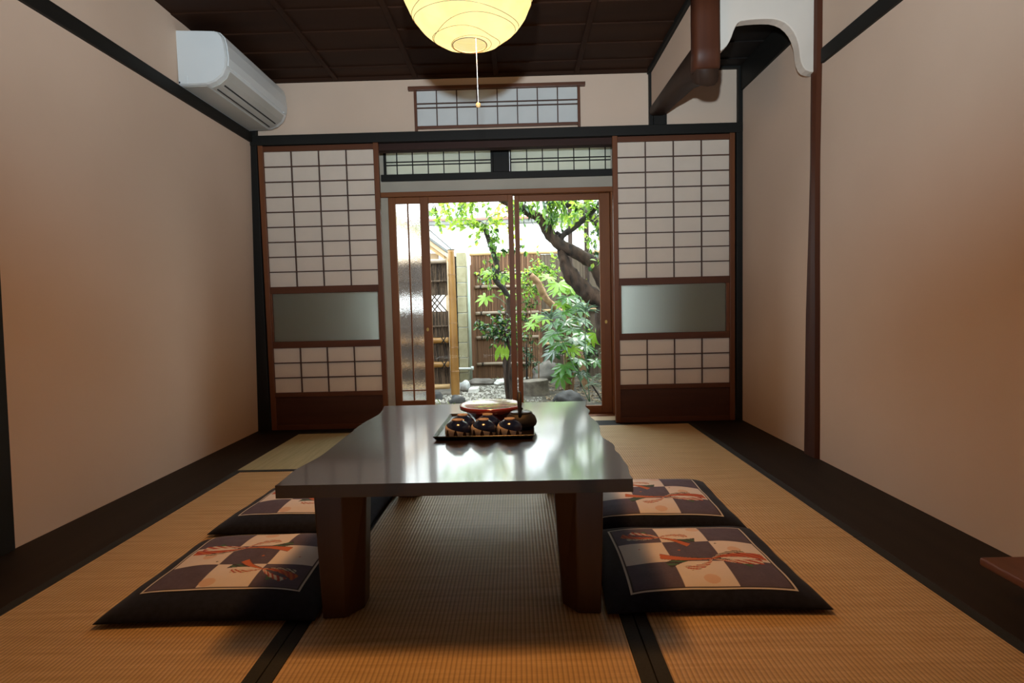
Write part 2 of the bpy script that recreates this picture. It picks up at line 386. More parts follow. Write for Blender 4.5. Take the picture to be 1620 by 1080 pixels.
trim(MB().box(1.0, D - .0, CZ - .012, 1.5, D + .034, CZ + .005), M['black_wood_x'], 'thin black strip where back wall meets alcove ceiling', 'strip')
# kamoi (head rail) over the opening
trim(MB().box(-.93, D + .036, 1.885, .68, D + .11, 1.985), M['head_rail'], 'dark red-brown head rail between the two paper screens', 'rail')

# log pillar in the right wall
rings = []
for z, ya, yb in [(0, 2.868, 3.016), (.15, 2.869, 3.014), (.45, 2.874, 3.012), (.75, 2.877, 3.007), (1.0, 2.883, 2.996), (1.25, 2.886, 2.984), (1.5, 2.889, 2.976), (1.75, 2.884, 2.977), (2.0, 2.879, 2.976), (2.36, 2.879, 2.975)]:
    w = .006 * mnoise.noise(Vector((0, 0, z * 4)))
    ya += w; yb += w; x0 = WR - .016
    rings.append([(WR + .03, yb, z), (WR - .002, yb, z), (x0, yb - .02, z), (x0 - .004, (ya + yb) / 2, z), (x0, ya + .02, z), (WR - .002, ya, z), (WR + .03, ya, z)])
trim(MB().loft(rings), M['post'], 'wavy dark red log pillar set into the right wall', 'pillar', 0, False)

# bulkhead, beam, hanging post, scalloped panel
tag(box(.922, 2.94, 2.10, .990, D + .03, CZ).build('wall_bulkhead', M['plaster']), 'plaster strip hanging between ceiling and log beam', 'wall', 'structure')
rings = []
for yy, zb in [(D + .03, 2.052), (3.6, 2.028), (3.225, 1.985), (3.0, 1.925), (2.885, 1.872)]:
    zt = 2.118; cz = (zb + zt) / 2; hz = (zt - zb) / 2; ring = []
    for k in range(16):
        a = 2 * PI * k / 16; ca_, sa_ = cos(a), sin(a)
        ex = .55
        ring.append((.965 + .056 * math.copysign(abs(ca_) ** ex, ca_), yy, cz + hz * math.copysign(abs(sa_) ** ex, sa_)))
    rings.append(ring)
trim(MB().loft(rings), M['beam'], 'dark log beam under the hanging plaster strip', 'beam', 0, True)
trim(MB().box(.934, D - .012, 1.992, 1.02, D + .032, 2.06), M['black_wood_z'], 'short black block carrying the log beam on the back rail', 'block')
rings = []
for z in (1.957, 2.05, 2.2, CZ):
    w = .003 * mnoise.noise(Vector((3, 0, z * 5))); c = (.960 + w, 2.905); hx, hy = .065, .05; ring = []
    for k in range(16):
        a = 2 * PI * k / 16; ca_, sa_ = cos(a), sin(a)
        ring.append((c[0] + hx * math.copysign(abs(ca_) ** .5, ca_), c[1] + hy * math.copysign(abs(sa_) ** .5, sa_), z))
    rings.append(ring)
trim(MB().loft(rings), M['post'], 'red-brown log post hanging from the ceiling over the beam end', 'post', 0, True)
prof = [(1.026, CZ), (1.026, 2.052), (1.042, 2.057), (1.060, 2.068), (1.075, 2.083), (1.088, 2.104), (1.098, 2.125), (1.107, 2.150), (1.117, 2.172), (1.128, 2.189), (1.142, 2.199), (1.186, 2.204), (1.230, 2.206), (1.269, 2.206), (1.305, 2.204), (1.334, 2.197), (1.362, 2.184), (1.385, 2.164), (1.404, 2.140), (1.418, 2.112), (1.427, 2.085), (1.432, 2.060), (1.436, 2.025), (1.442, 1.995), (1.452, 1.970), (1.467, 1.953), (1.490, 1.944), (1.512, 1.942), (1.523, 1.945), (1.523, CZ)]
tag(MB().prism(prof, 'y', 2.925, 2.985).build('wall_scalloped_panel', M['plaster_white'], None, .004), 'white plaster panel with scalloped lower edge by the log pillar', 'wall', 'structure')

# ------------------------------------------------------------------ small latticed window in back wall
def lattice_window(name, label, x0, x1, z0, z1, yf, verts, doubles, frame, pm, fm, extra=None, vw=.007):
    t = thing(name, label, 'window', ((x0 + x1) / 2, yf, z0), 'structure')
    box(x0, yf + .012, z0, x1, yf + .016, z1).build('paper', pm, t)
    l = MB()
    for v in verts: l.box(v - vw / 2, yf + .003, z0, v + vw / 2, yf + .0118, z1)
    for z in doubles: l.box(x0, yf + .002, z - vw / 2, x1, yf + .0117, z + vw / 2)
    l.build('lattice', M['lattice'] if fm is not M['black_wood_x'] else M['black_wood_x'], t)
    f = MB()
    for b in frame: f.box(*b)
    f.build('window_frame', fm, t, .002)
    return t
yf = D + .012
lattice_window('window_1', 'long low lattice window with pale paper, high on the back wall', -.637, .436, 2.03, 2.262, yf,
    (-.505, -.370, -.235, -.100, .034, .168, .302), (2.150, 2.178),
    [(-.692, yf - .012, 2.264, .487, yf + .018, 2.288), (-.655, yf - .006, 1.9925, -.637, yf + .018, 2.264), (.434, yf - .006, 1.9925, .452, yf + .018, 2.264), (-.637, yf - .004, 2.013, .434, yf + .018, 2.031)], M['paper_cool'], M['red_wood_x'])

# ------------------------------------------------------------------ paper screens
def shoji(label, x0, x1, glass_l, glass_r):
    yb = D; th = .030; t = thing('shoji_screen', label, 'paper screen', ((x0 + x1) / 2, yb, 0), None, 'paper screens beside the garden door')
    sw = .034; zt = 1.924
    for a in (x0, x1 - sw): box(a, yb, .0, a + sw, yb + th, zt + .006).build('stile', M['shoji_z'], t, .003)
    a, b = x0 + sw, x1 - sw
    def rail(z0, z1, n, m='shoji_x'): return box(a, yb + .002, z0, b, yb + th - .002, z1).build(n, M[m], t, .002)
    rail(1.889, zt, 'top_rail'); rail(.938, .985, 'middle_rail'); rail(.566, .611, 'middle_rail'); rail(.228, .259, 'lower_rail'); rail(.0, .034, 'bottom_rail')
    for (z0, z1, nr) in ((.985, 1.889, 9), (.259, .566, 3)):
        box(a, yb + .019, z0, b, yb + .0205, z1).build('paper', M['paper'], t)
        l = MB()
        for k in range(1, 4):
            x = a + (b - a) * k / 4; l.box(x - .0035, yb + .007, z0, x + .0035, yb + .0188, z1)
        for k in range(1, nr):
            z = z0 + (z1 - z0) * k / nr; l.box(a, yb + .008, z - .0035, b, yb + .0187, z + .0035)
        l.build('lattice', M['lattice'], t)
    if glass_l - a > .001: box(a, yb + .004, .611, glass_l, yb + th - .004, .938).build('glass_frame', M['shoji_z'], t, .002)
    if b - glass_r > .001: box(glass_r, yb + .004, .611, b, yb + th - .004, .938).build('glass_frame', M['shoji_z'], t, .002)
    g = box(glass_l, yb + .014, .611, glass_r, yb + .018, .938).build('frosted_pane', M['frost_shoji'], t); g['label'] = 'frosted glass pane'
    box(a, yb + .012, .034, b, yb + .020, .228).build('base_panel', M['base_panel'], t)
    return t
shoji('paper lattice screen at left of the garden door, by the air conditioner wall', -1.714, -.905, -1.668, -.946)
shoji('paper lattice screen at right of the garden door, under the log beam', .660, 1.474, .707, 1.416)

# ------------------------------------------------------------------ veranda strip and garden-side wall
YE = 4.18
tag(box(-1.9, D + .101, -.06, 1.62, YE - .02, -.002).build('floor_veranda', M['pale_wood']), 'pale wooden strip floor before the glass doors', 'floor', 'structure')
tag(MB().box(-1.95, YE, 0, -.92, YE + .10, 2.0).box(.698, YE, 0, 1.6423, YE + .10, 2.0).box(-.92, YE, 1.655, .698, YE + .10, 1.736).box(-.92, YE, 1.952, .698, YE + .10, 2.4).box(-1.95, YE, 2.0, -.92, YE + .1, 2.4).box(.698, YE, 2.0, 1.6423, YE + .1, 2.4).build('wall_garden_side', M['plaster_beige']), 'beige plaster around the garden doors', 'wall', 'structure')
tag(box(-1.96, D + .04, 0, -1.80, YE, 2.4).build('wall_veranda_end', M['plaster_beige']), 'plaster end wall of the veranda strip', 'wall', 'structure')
tag(box(-1.95, D + .10, 2.0, 1.60, YE, 2.05).build('ceiling_veranda', M['ceiling_dark']), 'dark boards over the veranda strip', 'ceiling', 'structure')
# timbers of the opening
trim(MB().box(-.97, YE - .03, 1.622, .72, YE + .06, 1.656), M['cedar_x'], 'cedar head rail above the glass doors', 'rail')
trim(MB().box(-.96, YE - .025, 1.7361, .72, YE + .06, 1.783), M['black_wood_x'], 'black rail below the transom windows', 'rail')
trim(MB().box(-.148, YE - .025, 1.783, -.03, YE + .06, 1.95), M['black_wood_z'], 'short black post between the transom windows', 'post')
trim(MB().box(-.96, YE - .025, 1.95, .72, YE + .06, 2.0), M['black_wood_x'], 'black rail above the transom windows', 'rail')
trim(MB().box(-.98, YE - .06, -.03, .76, YE + .10, .003), M['cedar_x'], 'cedar sill track under the glass doors', 'sill')
trim(MB().box(.692, YE - .02, .003, .72, YE + .05, 1.622), M['cedar_z'], 'cedar jamb right of the glass doors', 'jamb')
s = .113
lattice_window('window_2', 'transom lattice window above the door, left of the short black post', -.92, -.166, 1.784, 1.949, YE - .01,
    [-.166 - s * k for k in range(1, 7)] , (1.851, 1.873), [(-.166, YE - .012, 1.784, -.149, YE + .02, 1.949), (-.94, YE - .012, 1.784, -.922, YE + .02, 1.949)], M['paper_transom'], M['black_wood_x'])
lattice_window('window_3', 'transom lattice window above the door, right of the short black post', -.018, .698, 1.784, 1.949, YE - .01,
    [-.018 + s * k for k in range(1, 7)], (1.851, 1.873), [(-.029, YE - .012, 1.784, -.018, YE + .02, 1.949)], M['paper_transom'], M['black_wood_x'])

# glass doors
def bxm(name, m, t, *a): return box(*a).build(name, M[m], t, .002)
d1 = thing('door_1', 'left sliding glass door with two hammered glass strips and a clear pane', 'door', (-.46, YE, .003), 'structure')
y0, y1 = YE - .002, YE + .028
bxm('stile', 'cedar_z', d1, -.919, y0, .004, -.868, y1, 1.622)
bxm('stile', 'cedar_z', d1, -.690, y0, .004, -.628, y1, 1.622)
bxm('stile', 'cedar_z', d1, -.050, y0, .004, -.012, y1, 1.622)
bxm('top_rail', 'cedar_x', d1, -.868, y0 + .002, 1.578, -.690, y1 - .002, 1.622)
bxm('top_rail', 'cedar_x', d1, -.628, y0 + .002, 1.578, -.050, y1 - .002, 1.622)
bxm('bottom_rail', 'cedar_x', d1, -.868, y0 + .002, .004, -.690, y1 - .002, .135)
bxm('bottom_rail', 'cedar_x', d1, -.628, y0 + .002, .004, -.050, y1 - .002, .068)
bxm('muntin', 'cedar_z', d1, -.785, y0 + .006, .135, -.775, y1 - .006, 1.578)
bxm('muntin', 'cedar_x', d1, -.868, y0 + .007, .205, -.690, y1 - .007, .214)
g = MB().box(-.868, y0 + .013, .135, -.690, y0 + .017, 1.578).build('hammered_pane', M['frost_door'], d1); g['label'] = 'hammered obscure glass'
box(-.628, y0 + .013, .068, -.050, y0 + .016, 1.578).build('clear_pane', M['glass'], d1)
f = MB().lathe([(.0, 0), (.009, 0), (.009, .003), (.006, .003), (.006, .001), (0, .001)], (0, 0, 0), 16)
f.v = [(x - .661, y0 - .001 - z, .66 + yy * 1.5) for x, yy, z in f.v]; f.build('finger_pull', M['brass'], d1)
d2 = thing('door_2', 'right sliding glass door with one clear pane', 'door', (.36, YE, .003), 'structure')
y0, y1 = YE + .034, YE + .062
bxm('stile', 'cedar_z', d2, -.003, y0, .004, .032, y1, 1.622)
bxm('stile', 'cedar_z', d2, .617, y0, .004, .691, y1, 1.622)
bxm('top_rail', 'cedar_x', d2, .032, y0 + .002, 1.578, .617, y1 - .002, 1.622)
bxm('bottom_rail', 'cedar_x', d2, .032, y0 + .002, .004, .617, y1 - .002, .060)
box(.032, y0 + .013, .060, .617, y0 + .016, 1.578).build('clear_pane', M['glass'], d2)
f = MB().lathe([(.0, 0), (.009, 0), (.009, .003), (.006, .003), (.006, .001), (0, .001)], (0, 0, 0), 16)
f.v = [(x + .655, y0 - .001 - z, .684 + yy * 1.5) for x, yy, z in f.v]; f.build('finger_pull', M['brass'], d2)

# ================================================================== AIR CONDITIONER
ac = thing('air_conditioner', 'white wall air conditioner high on the left wall over the black rail', 'air conditioner', (-1.75, 3.45, 2.02))
xb = -1.749
pr = [(xb, 2.300), (-1.560, 2.292), (-1.530, 2.284), (-1.510, 2.262), (-1.500, 2.225), (-1.494, 2.157), (-1.500, 2.105), (-1.520, 2.066), (-1.560, 2.036), (-1.604, 2.021), (xb, 2.018)]
def ins(p, k):
    cx, cz = -1.63, 2.16
    return [(max(cx + (x - cx) * k, xb) if x > xb + .001 else xb, cz + (z - cz) * k) for x, z in p]
ring = lambda p, yy: [(x, yy, z) for x, z in p]
MB().loft([ring(ins(pr, .965), 3.052), ring(pr, 3.064), ring(pr, 3.838), ring(ins(pr, .965), 3.850)]).build('housing', M['ac_white'], ac, 0, False)
# front panel: a shell over the front face, louver vane below, slots
def shell(p, off): return [(x + off * nx, z + off * nz) for (x, z), (nx, nz) in p]
fp = [((-1.566, 2.2935), (.1, 1)), ((-1.530, 2.284), (.5, .8)), ((-1.509, 2.262), (.9, .4)), ((-1.4995, 2.225), (1, .1)), ((-1.4935, 2.157), (1, 0)), ((-1.4985, 2.118), (1, -.2))]
o1 = shell(fp, .006); MB().prism([p for p, _ in fp] + o1[::-1], 'y', 3.074, 3.836).build('front_panel', M['ac_white'], ac, .002)
lv = [((-1.503, 2.100), (.9, -.3)), ((-1.520, 2.066), (.7, -.7)), ((-1.560, 2.036), (.5, -.9)), ((-1.600, 2.0215), (.2, -1))]
o1 = shell(lv, .005); MB().prism([p for p, _ in lv] + o1[::-1], 'y', 3.10, 3.80).build('louver', M['ac_grey'], ac, .0015)
sl = MB()
for (xa, za, xb2, zb2) in ((-1.5445, 2.0427, -1.5495, 2.0385), (-1.583, 2.0222, -1.589, 2.0203)):
    sl.prism([(xa, za), (xb2, zb2), (xb2 + .002, zb2 - .004), (xa + .003, za - .003)], 'y', 3.13, 3.77)
sl.build('air_slot', M['ac_dark'], ac)
box(-1.742, 3.08, 2.0175, -1.615, 3.82, 2.022).build('underside_grille', M['ac_grey'], ac)
MB().box(-1.735, 3.0485, 2.024, -1.70, 3.053, 2.064).build('pipe_knockout', M['ac_white'], ac, .004)
box(-1.746, 3.0478, 2.026, -1.741, 3.053, 2.034).build('sticker', M['ac_dark'], ac)
box(-1.499, 3.79, 2.112, -1.491, 3.80, 2.120).build('indicator_lamp', M['paper_cool'], ac)
box(WL(2.15) - .002, 3.1, 2.03, xb, 3.8, 2.28).build('mounting_plate', M['ac_grey'], ac)

# ================================================================== PAPER LANTERN
LX, LY, LZ, LR = -.130, 1.85, 1.846, .212
la = thing('paper_lantern', 'glowing round paper lantern hanging from the ceiling', 'lantern', (LX, LY, LZ - LR))
nseg = 48; nr = 30; vs = []; a0 = math.asin(.054 / LR)
rings = []
for i in range(nr + 1):
    th = a0 + (PI - 2 * a0) * i / nr; ring = []
    for k in range(nseg):
        ph = 2 * PI * k / nseg
        rr = LR * (1 + .008 * math.cos(i * PI / 1.5) * .4 + .010 * mnoise.noise(Vector((cos(ph) * 2.2, sin(ph) * 2.2, i * .35))))
        if i in (0, nr): rr = LR
        ring.append((LX + rr * sin(th) * cos(ph), LY + rr * sin(th) * sin(ph), LZ - rr * cos(th)))
    rings.append(ring)
MB().loft(rings, False).build('paper_shade', M['lantern'], la, 0, True)
rb = MB(); random.seed(5)
def rib(z0, tilt, ph0, amp=0.0):
    pts = []
    for k in range(49):
        ph = 2 * PI * k / 48
        z = z0 + tilt * cos(ph - ph0) + amp * sin(3 * ph)
        z = max(-.985, min(.985, z)); q = math.sqrt(1 - z * z) * LR * 1.004
        pts.append((LX + q * cos(ph), LY + q * sin(ph), LZ + z * LR * 1.004))
    return pts
for z0, tl, ph, am in ((-.955, .008, 0, 0), (-.87, .045, 2.4, .01), (-.79, .06, .3, .015), (-.63, .09, 2.2, .01), (-.45, .10, .6, .012), (-.25, .1, 1.8, .01), (-.05, .1, .5, .01), (.2, .1, 2, .01), (.42, .1, 1, .01), (.62, .08, 2, .01), (.8, .05, 0, .01), (.955, .01, 0, 0)):
    rb.tube(rib(z0, tl, ph, am), .0009, 5, False)
rb.build('wire_rib', M['wire'], la, 0, True)
q = MB()
q.tube([(LX + .054 * cos(2 * PI * k / 32), LY + .054 * sin(2 * PI * k / 32), LZ - LR * cos(a0)) for k in range(33)], .0018, 6, False)
q.build('bottom_ring', M['wire'], la, 0, True)
MB().tube([(LX, LY, LZ + .11), (LX, LY, CZ - .04)], .004, 8).build('hanging_cord', M['cord'], la, 0, True)
MB().lathe([(.0, -.045), (.02, -.044), (.045, -.03), (.05, -.002), (0, -.002)], (LX, LY, CZ), 24).build('ceiling_cap', M['cord'], la, 0, True)
MB().lathe([(0, .036), (.10, .040), (.115, .034), (.117, .038), (.10, .046), (0, .046)], (LX, LY, LZ), 32).build('glowing_reflector', M['lamp'], la, 0, True)
MB().lathe([(0, .06), (.018, .06), (.018, .10), (.006, .12), (0, .12)], (LX, LY, LZ), 20).build('lamp_socket', M['cord'], la, 0, True)
MB().tube([(LX + .020, LY, LZ - .185), (LX + .021, LY, 1.6), (LX + .022, LY, 1.462)], .0013, 6).build('pull_cord', M['cord'], la, 0, True)
MB().lathe([(0, -.008), (.005, -.0065), (.0078, -.002), (.0078, .002), (.005, .0065), (0, .008)], (LX + .022, LY, 1.456), 14).build('pull_bead', M['bead'], la, 0, True)

# ================================================================== LOW TABLE
TZ, TT = .375, .034
TCX = -.166
tb = thing('low_table', 'low dark wooden table with wavy live edges in the middle of the room', 'table', (TCX, 2.0, 0))
L = [(-.628, 1.419), (-.630, 1.50), (-.627, 1.58), (-.616, 1.68), (-.609, 1.77), (-.612, 1.90), (-.613, 2.05), (-.615, 2.13), (-.612, 2.22), (-.600, 2.30), (-.594, 2.37), (-.602, 2.45), (-.612, 2.52), (-.618, 2.574)]
Rr = [(.281, 1.413), (.283, 1.46), (.290, 1.52), (.288, 1.58), (.291, 1.65), (.286, 1.70), (.292, 1.76), (.286, 1.81), (.273, 1.87), (.276, 1.94), (.288, 2.04), (.287, 2.12), (.279, 2.22), (.280, 2.29), (.293, 2.36), (.289, 2.44), (.298, 2.52), (.306, 2.584)]
Ls = spline([(x, y, 0) for x, y in L], 4); Rs = spline([(x, y, 0) for x, y in Rr], 4)
outl = [(p.x, p.y) for p in Rs] + [(p.x, p.y) for p in reversed(Ls)]
def outline(z, k):
    out = []
    for x, y in outl:
        w = .004 * mnoise.noise(Vector((x * 8, y * 8, 0))) if k else 0
        sx = 1 if x > TCX else -1
        ins_ = k * .006 if 1.43 < y < 2.56 else 0
        out.append((x - sx * (ins_ + w * (k > 0)), y, z))
    return out
MB().loft([outline(TZ - TT, 1.8), outline(TZ - TT * .4, .6), outline(TZ - .002, 0), outline(TZ, .15)]).build('tabletop', M['table'], tb)
def leg(sx, sy):
    def sec(z):
        t = z / (TZ - TT); o = .369 + .010 * t; i_ = .271 - .018 * t
        q = [(o, .546), (.308, .542), (i_, .493), (i_, .44), (.290, .415), (o, .415)]
        return [(TCX + sx * a, 2.0 + sy * b, z) for a, b in q]
    m = MB().loft([sec(.0014), sec(TZ - TT)])
    if sx * sy < 0: m.f = [tuple(reversed(f)) for f in m.f]
    return m.build('leg', M['table_leg'], tb, .004)
for sx in (-1, 1):
    for sy in (-1, 1): leg(sx, sy)

# ------------------------------------------------------------------ tray and what stands on it
tz = TZ
def quad(k, z):   # inner outline of the square tray, k = outward flare
    c = [(-.283, 1.874), (.040, 1.869), (.043, 2.258), (-.273, 2.262)]
    cx, cy = -.113, 2.06
    return [(x + (k if x > cx else -k), y + (k if y > cy else -k), z) for x, y in c]
tr = thing('square_tray', 'square black lacquer tray with sloping rim on the table', 'tray', (-.113, 2.06, tz))
MB().loft([quad(-.004, tz + .0005), quad(0, tz + .007)]).build('tray_floor', M['black_lacquer'], tr, .001)
MB().loft([quad(.0, tz + .0025), quad(.009, tz + .0145), quad(.006, tz + .0152), quad(-.004, tz + .0072)], False).build('rim', M['black_lacquer'], tr, .0008)
zf = tz + .0075

def cup_glaze():
    m, nt, out = mat('navy_and_cream_cup_glaze'); b = principled(nt, out, .12)
    tc = nt.nodes.new('ShaderNodeTexCoord'); sp = nt.nodes.new('ShaderNodeSeparateXYZ'); nt.links.new(tc.outputs['Object'], sp.inputs[0])
    at = N(nt, 'ShaderNodeMath', operation='ARCTAN2'); nt.links.new(sp.outputs[0], at.inputs[0])
    ng = N(nt, 'ShaderNodeMath', operation='MULTIPLY'); ng.inputs[1].default_value = -1; nt.links.new(sp.outputs[1], ng.inputs[0]); nt.links.new(ng.outputs[0], at.inputs[1])
    # diagonal border: z falls as the angle grows
    z0 = N(nt, 'ShaderNodeMath', operation='MULTIPLY_ADD'); z0.inputs[1].default_value = .0110; nt.links.new(at.outputs[0], z0.inputs[0]); nt.links.new(sp.outputs[2], z0.inputs[2])
    lt = N(nt, 'ShaderNodeMath', operation='LESS_THAN'); lt.inputs[1].default_value = .0225; nt.links.new(z0.outputs[0], lt.inputs[0])
    # brown reed strokes inside the cream field
    an = N(nt, 'ShaderNodeMath', operation='MULTIPLY'); an.inputs[1].default_value = 8.6; nt.links.new(at.outputs[0], an.inputs[0])
    ph = N(nt, 'ShaderNodeMath', operation='ADD'); ph.inputs[1].default_value = .6; nt.links.new(an.outputs[0], ph.inputs[0])
    cs = N(nt, 'ShaderNodeMath', operation='COSINE'); nt.links.new(ph.outputs[0], cs.inputs[0])
    zz = N(nt, 'ShaderNodeMath', operation='MULTIPLY_ADD'); zz.inputs[1].default_value = -48; nt.links.new(sp.outputs[2], zz.inputs[0]); nt.links.new(cs.outputs[0], zz.inputs[2])
    st = N(nt, 'ShaderNodeMath', operation='GREATER_THAN'); st.inputs[1].default_value = -.18; nt.links.new(zz.outputs[0], st.inputs[0])
    c1 = N(nt, 'ShaderNodeMix', data_type='RGBA'); c1.inputs[6].default_value = (.80, .73, .70, 1); c1.inputs[7].default_value = (.045, .022, .014, 1); nt.links.new(st.outputs[0], c1.inputs[0])
    c2 = N(nt, 'ShaderNodeMix', data_type='RGBA'); c2.inputs[6].default_value = (.009, .017, .070, 1); nt.links.new(c1.outputs[2], c2.inputs[7]); nt.links.new(lt.outputs[0], c2.inputs[0])
    nt.links.new(c2.outputs[2], b.inputs['Base Color']); return m
M['cup'] = cup_glaze()
cups = []
def make_cup(x, y, label):
    t = thing('tea_cup', label, 'tea cup', (x, y, zf), None, 'upturned navy tea cups on the tray')
    MB().lathe([(.0390, .001), (.0420, .0), (.0432, .004), (.0434, .024), (.0418, .031), (.037, .0375), (.029, .044), (.0205, .0485), (.0172, .050), (0, .050)], (x, y, zf), 40).build('cup_body', M['cup'], t, 0, True)
    MB().lathe([(.0178, .0492), (.0184, .051), (.0182, .0540), (.0155, .0545), (.0145, .053), (0, .0525)], (x, y, zf), 32).build('foot_ring', M['clay'], t, 0, True)
    return t
c0 = make_cup(-.2125, 1.917, 'upturned navy and cream tea cup at the left end of the front row')
for x, y, l in ((-.1240, 1.915, 'upturned navy and cream tea cup in the middle of the front row'),
                (-.0350, 1.916, 'upturned navy and cream tea cup in front of the black teapot'),
                (-.204, 2.004, 'upturned navy tea cup in the back row, left one, behind the left front cup'),
                (-.1145, 2.002, 'upturned navy tea cup in the back row next to the red dish and teapot')):
    copy_tree(c0, (x, y, zf), 0, l)

px, py = .004, 2.014
tp = thing('teapot', 'small black iron teapot with upright handle at the right of the tray', 'teapot', (px, py, zf))
MB().lathe([(.034, 0), (.043, .002), (.0535, .010), (.0570, .020), (.0555, .031), (.050, .042), (.042, .050), (.038, .053), (0, .053)], (px, py, zf), 40).build('pot_body', M['iron'], tp, 0, True)
MB().lathe([(.0385, .0525), (.039, .0555), (.035, .058), (.012, .060), (0, .060)], (px, py, zf), 36).build('lid', M['iron_lid'], tp, 0, True)
MB().lathe([(.004, .0595), (.0045, .063), (.008, .067), (.007, .071), (0, .0725)], (px, py, zf), 16).build('lid_knob', M['iron'], tp, 0, True)
MB().tube(spline([(px + .020, py + .040, zf + .026), (px + .027, py + .055, zf + .034), (px + .031, py + .062, zf + .046)], 5), lerp_list([.013, .009, .006], 11), 12).build('spout', M['iron'], tp, 0, True)
hp = []
for k in range(21):
    a = PI * k / 20; hp.append((px - .004, py - .043 * cos(a), zf + .044 + .080 * sin(a) ** .8))
hm = MB().tube(hp, lerp_list([.0055, .0085, .0065, .0085, .0055], 21), 10); hm.build('handle', M['iron'], tp, 0, True)

rx, ry = -.108, 2.142
rd = thing('lacquer_dish', 'round red lacquer dish with flat shiny top behind the tea cups', 'dish', (rx, ry, zf))
MB().lathe([(.054, 0), (.058, .002), (.062, .010), (.078, .026), (.098, .042), (.106, .0475)], (rx, ry, zf), 56).build('dish_body', M['red_lacquer'], rd, 0, True)
MB().lathe([(.106, .047), (.1165, .050), (.1185, .053), (.1190, .0625), (.1175, .0655), (.114, .0658), (.110, .0652), (0, .0650)], (rx, ry, zf), 56).build('dish_top', M['red_lacquer'], rd, 0, True)

# ================================================================== CUSHIONS
CW, CD = .585, .535
def pattern(u, v, al):
    """colour of the printed panel at u, v in 0..1"""
    e = min(u, v, 1 - u, 1 - v)
    if e < .014: return (.60, .56, .52)
    if e < .026: return (.030, .022, .03)
    i, j = int(u * 3), int(v * 3)
    n = mnoise.noise(Vector((u * 14, v * 14, 1))) * .5 + mnoise.noise(Vector((u * 60, v * 60, 5))) * .5
    if (i + j) % 2 == 0: base = (.085 + .025 * n, .068 + .02 * n, .105 + .025 * n)
    else: base = (.66 + .03 * n, .62 + .03 * n, .60 + .03 * n)
    orange, green, red, cream, dk, peach = (.50, .13, .045), (.05, .13, .07), (.38, .05, .035), (.62, .54, .44), (.035, .03, .035), (.60, .33, .18)
    def strip(p0, p1, bend, w0, w1, col, alt=None):
        dx, dy = p1[0] - p0[0], p1[1] - p0[1]; l2 = dx * dx + dy * dy
        t = ((u - p0[0]) * dx + (v - p0[1]) * dy) / l2
        if t < 0 or t > 1: return None
        ln = math.sqrt(l2); d = ((u - p0[0]) * -dy + (v - p0[1]) * dx) / ln - bend * 4 * t * (1 - t)
        w = w0 + (w1 - w0) * t
        if abs(d) > w: return None
        if alt and int(t * 9 + (d / w) * 1.5 + 20) % 2: return alt
        if abs(d) > w * .86: return dk
        return col
    S = []
    for (c, ang, sc) in (((.60, .37), 0, 1.22), ((.33, .75), 2.5, .95)):
        for (a, ln, bend, w, col, alt) in ((.15, .30, .03, .040, red, orange), (-.12, .27, -.02, .036, cream, red), (.55, .24, .02, .022, dk, cream), (2.95, .28, .02, .036, orange, None), (3.5, .27, -.03, .036, green, dk), (3.9, .22, .03, .032, red, cream), (-.5, .22, .02, .020, green, None)):
            a2 = a + ang; p1 = (c[0] + sc * ln * cos(a2), c[1] + sc * ln * .75 * sin(a2))
            S.append((c, p1, bend * sc, .006, w * sc, col, alt))
    for s_ in S:
        k = strip(*s_)
        if k: return k
    for (cx, cy, r, col) in ((.80, .52, .045, peach), (.52, .10, .05, peach), (.62, .92, .05, peach), (.70, .62, .008, dk), (.9, .4, .008, red), (.15, .55, .008, red), (.42, .52, .010, orange)):
        if (u - cx) ** 2 + ((v - cy) * 1) ** 2 < r * r:
            return tuple(.55 * a + .45 * b for a, b in zip(col, base)) if r > .02 else col
    return base
def cush_h(u, v):
    a = max(0.0, 1 - abs(2 * u - 1) ** 3.2) * max(0.0, 1 - abs(2 * v - 1) ** 3.2)
    return .012 + .052 * a ** .5
def cush_xy(u, v):
    x, y = (u - .5) * CW, (v - .5) * CD
    # corners drawn out a little, sides pulled in
    x *= 1 - .030 * (1 - (2 * v - 1) ** 2); y *= 1 - .030 * (1 - (2 * u - 1) ** 2)
    return x, y
def cush_top(u, v):
    x, y = cush_xy(u, v)
    return Vector((x, y, cush_h(u, v) + .004 * mnoise.noise(Vector((u * 5, v * 5, 2)))))
def panel_mat():
    m, nt, out = mat('printed_cushion_panel'); b = principled(nt, out, .85)
    a = N(nt, 'ShaderNodeVertexColor', layer_name='print'); nt.links.new(a.outputs[0], b.inputs['Base Color'])
    n = N(nt, 'ShaderNodeTexNoise', Scale=300, Detail=2); nt.links.new(coords(nt), n.inputs['Vector']); bump(nt, b, n.outputs[0], .2, .001)
    return m
M['panel'] = panel_mat()
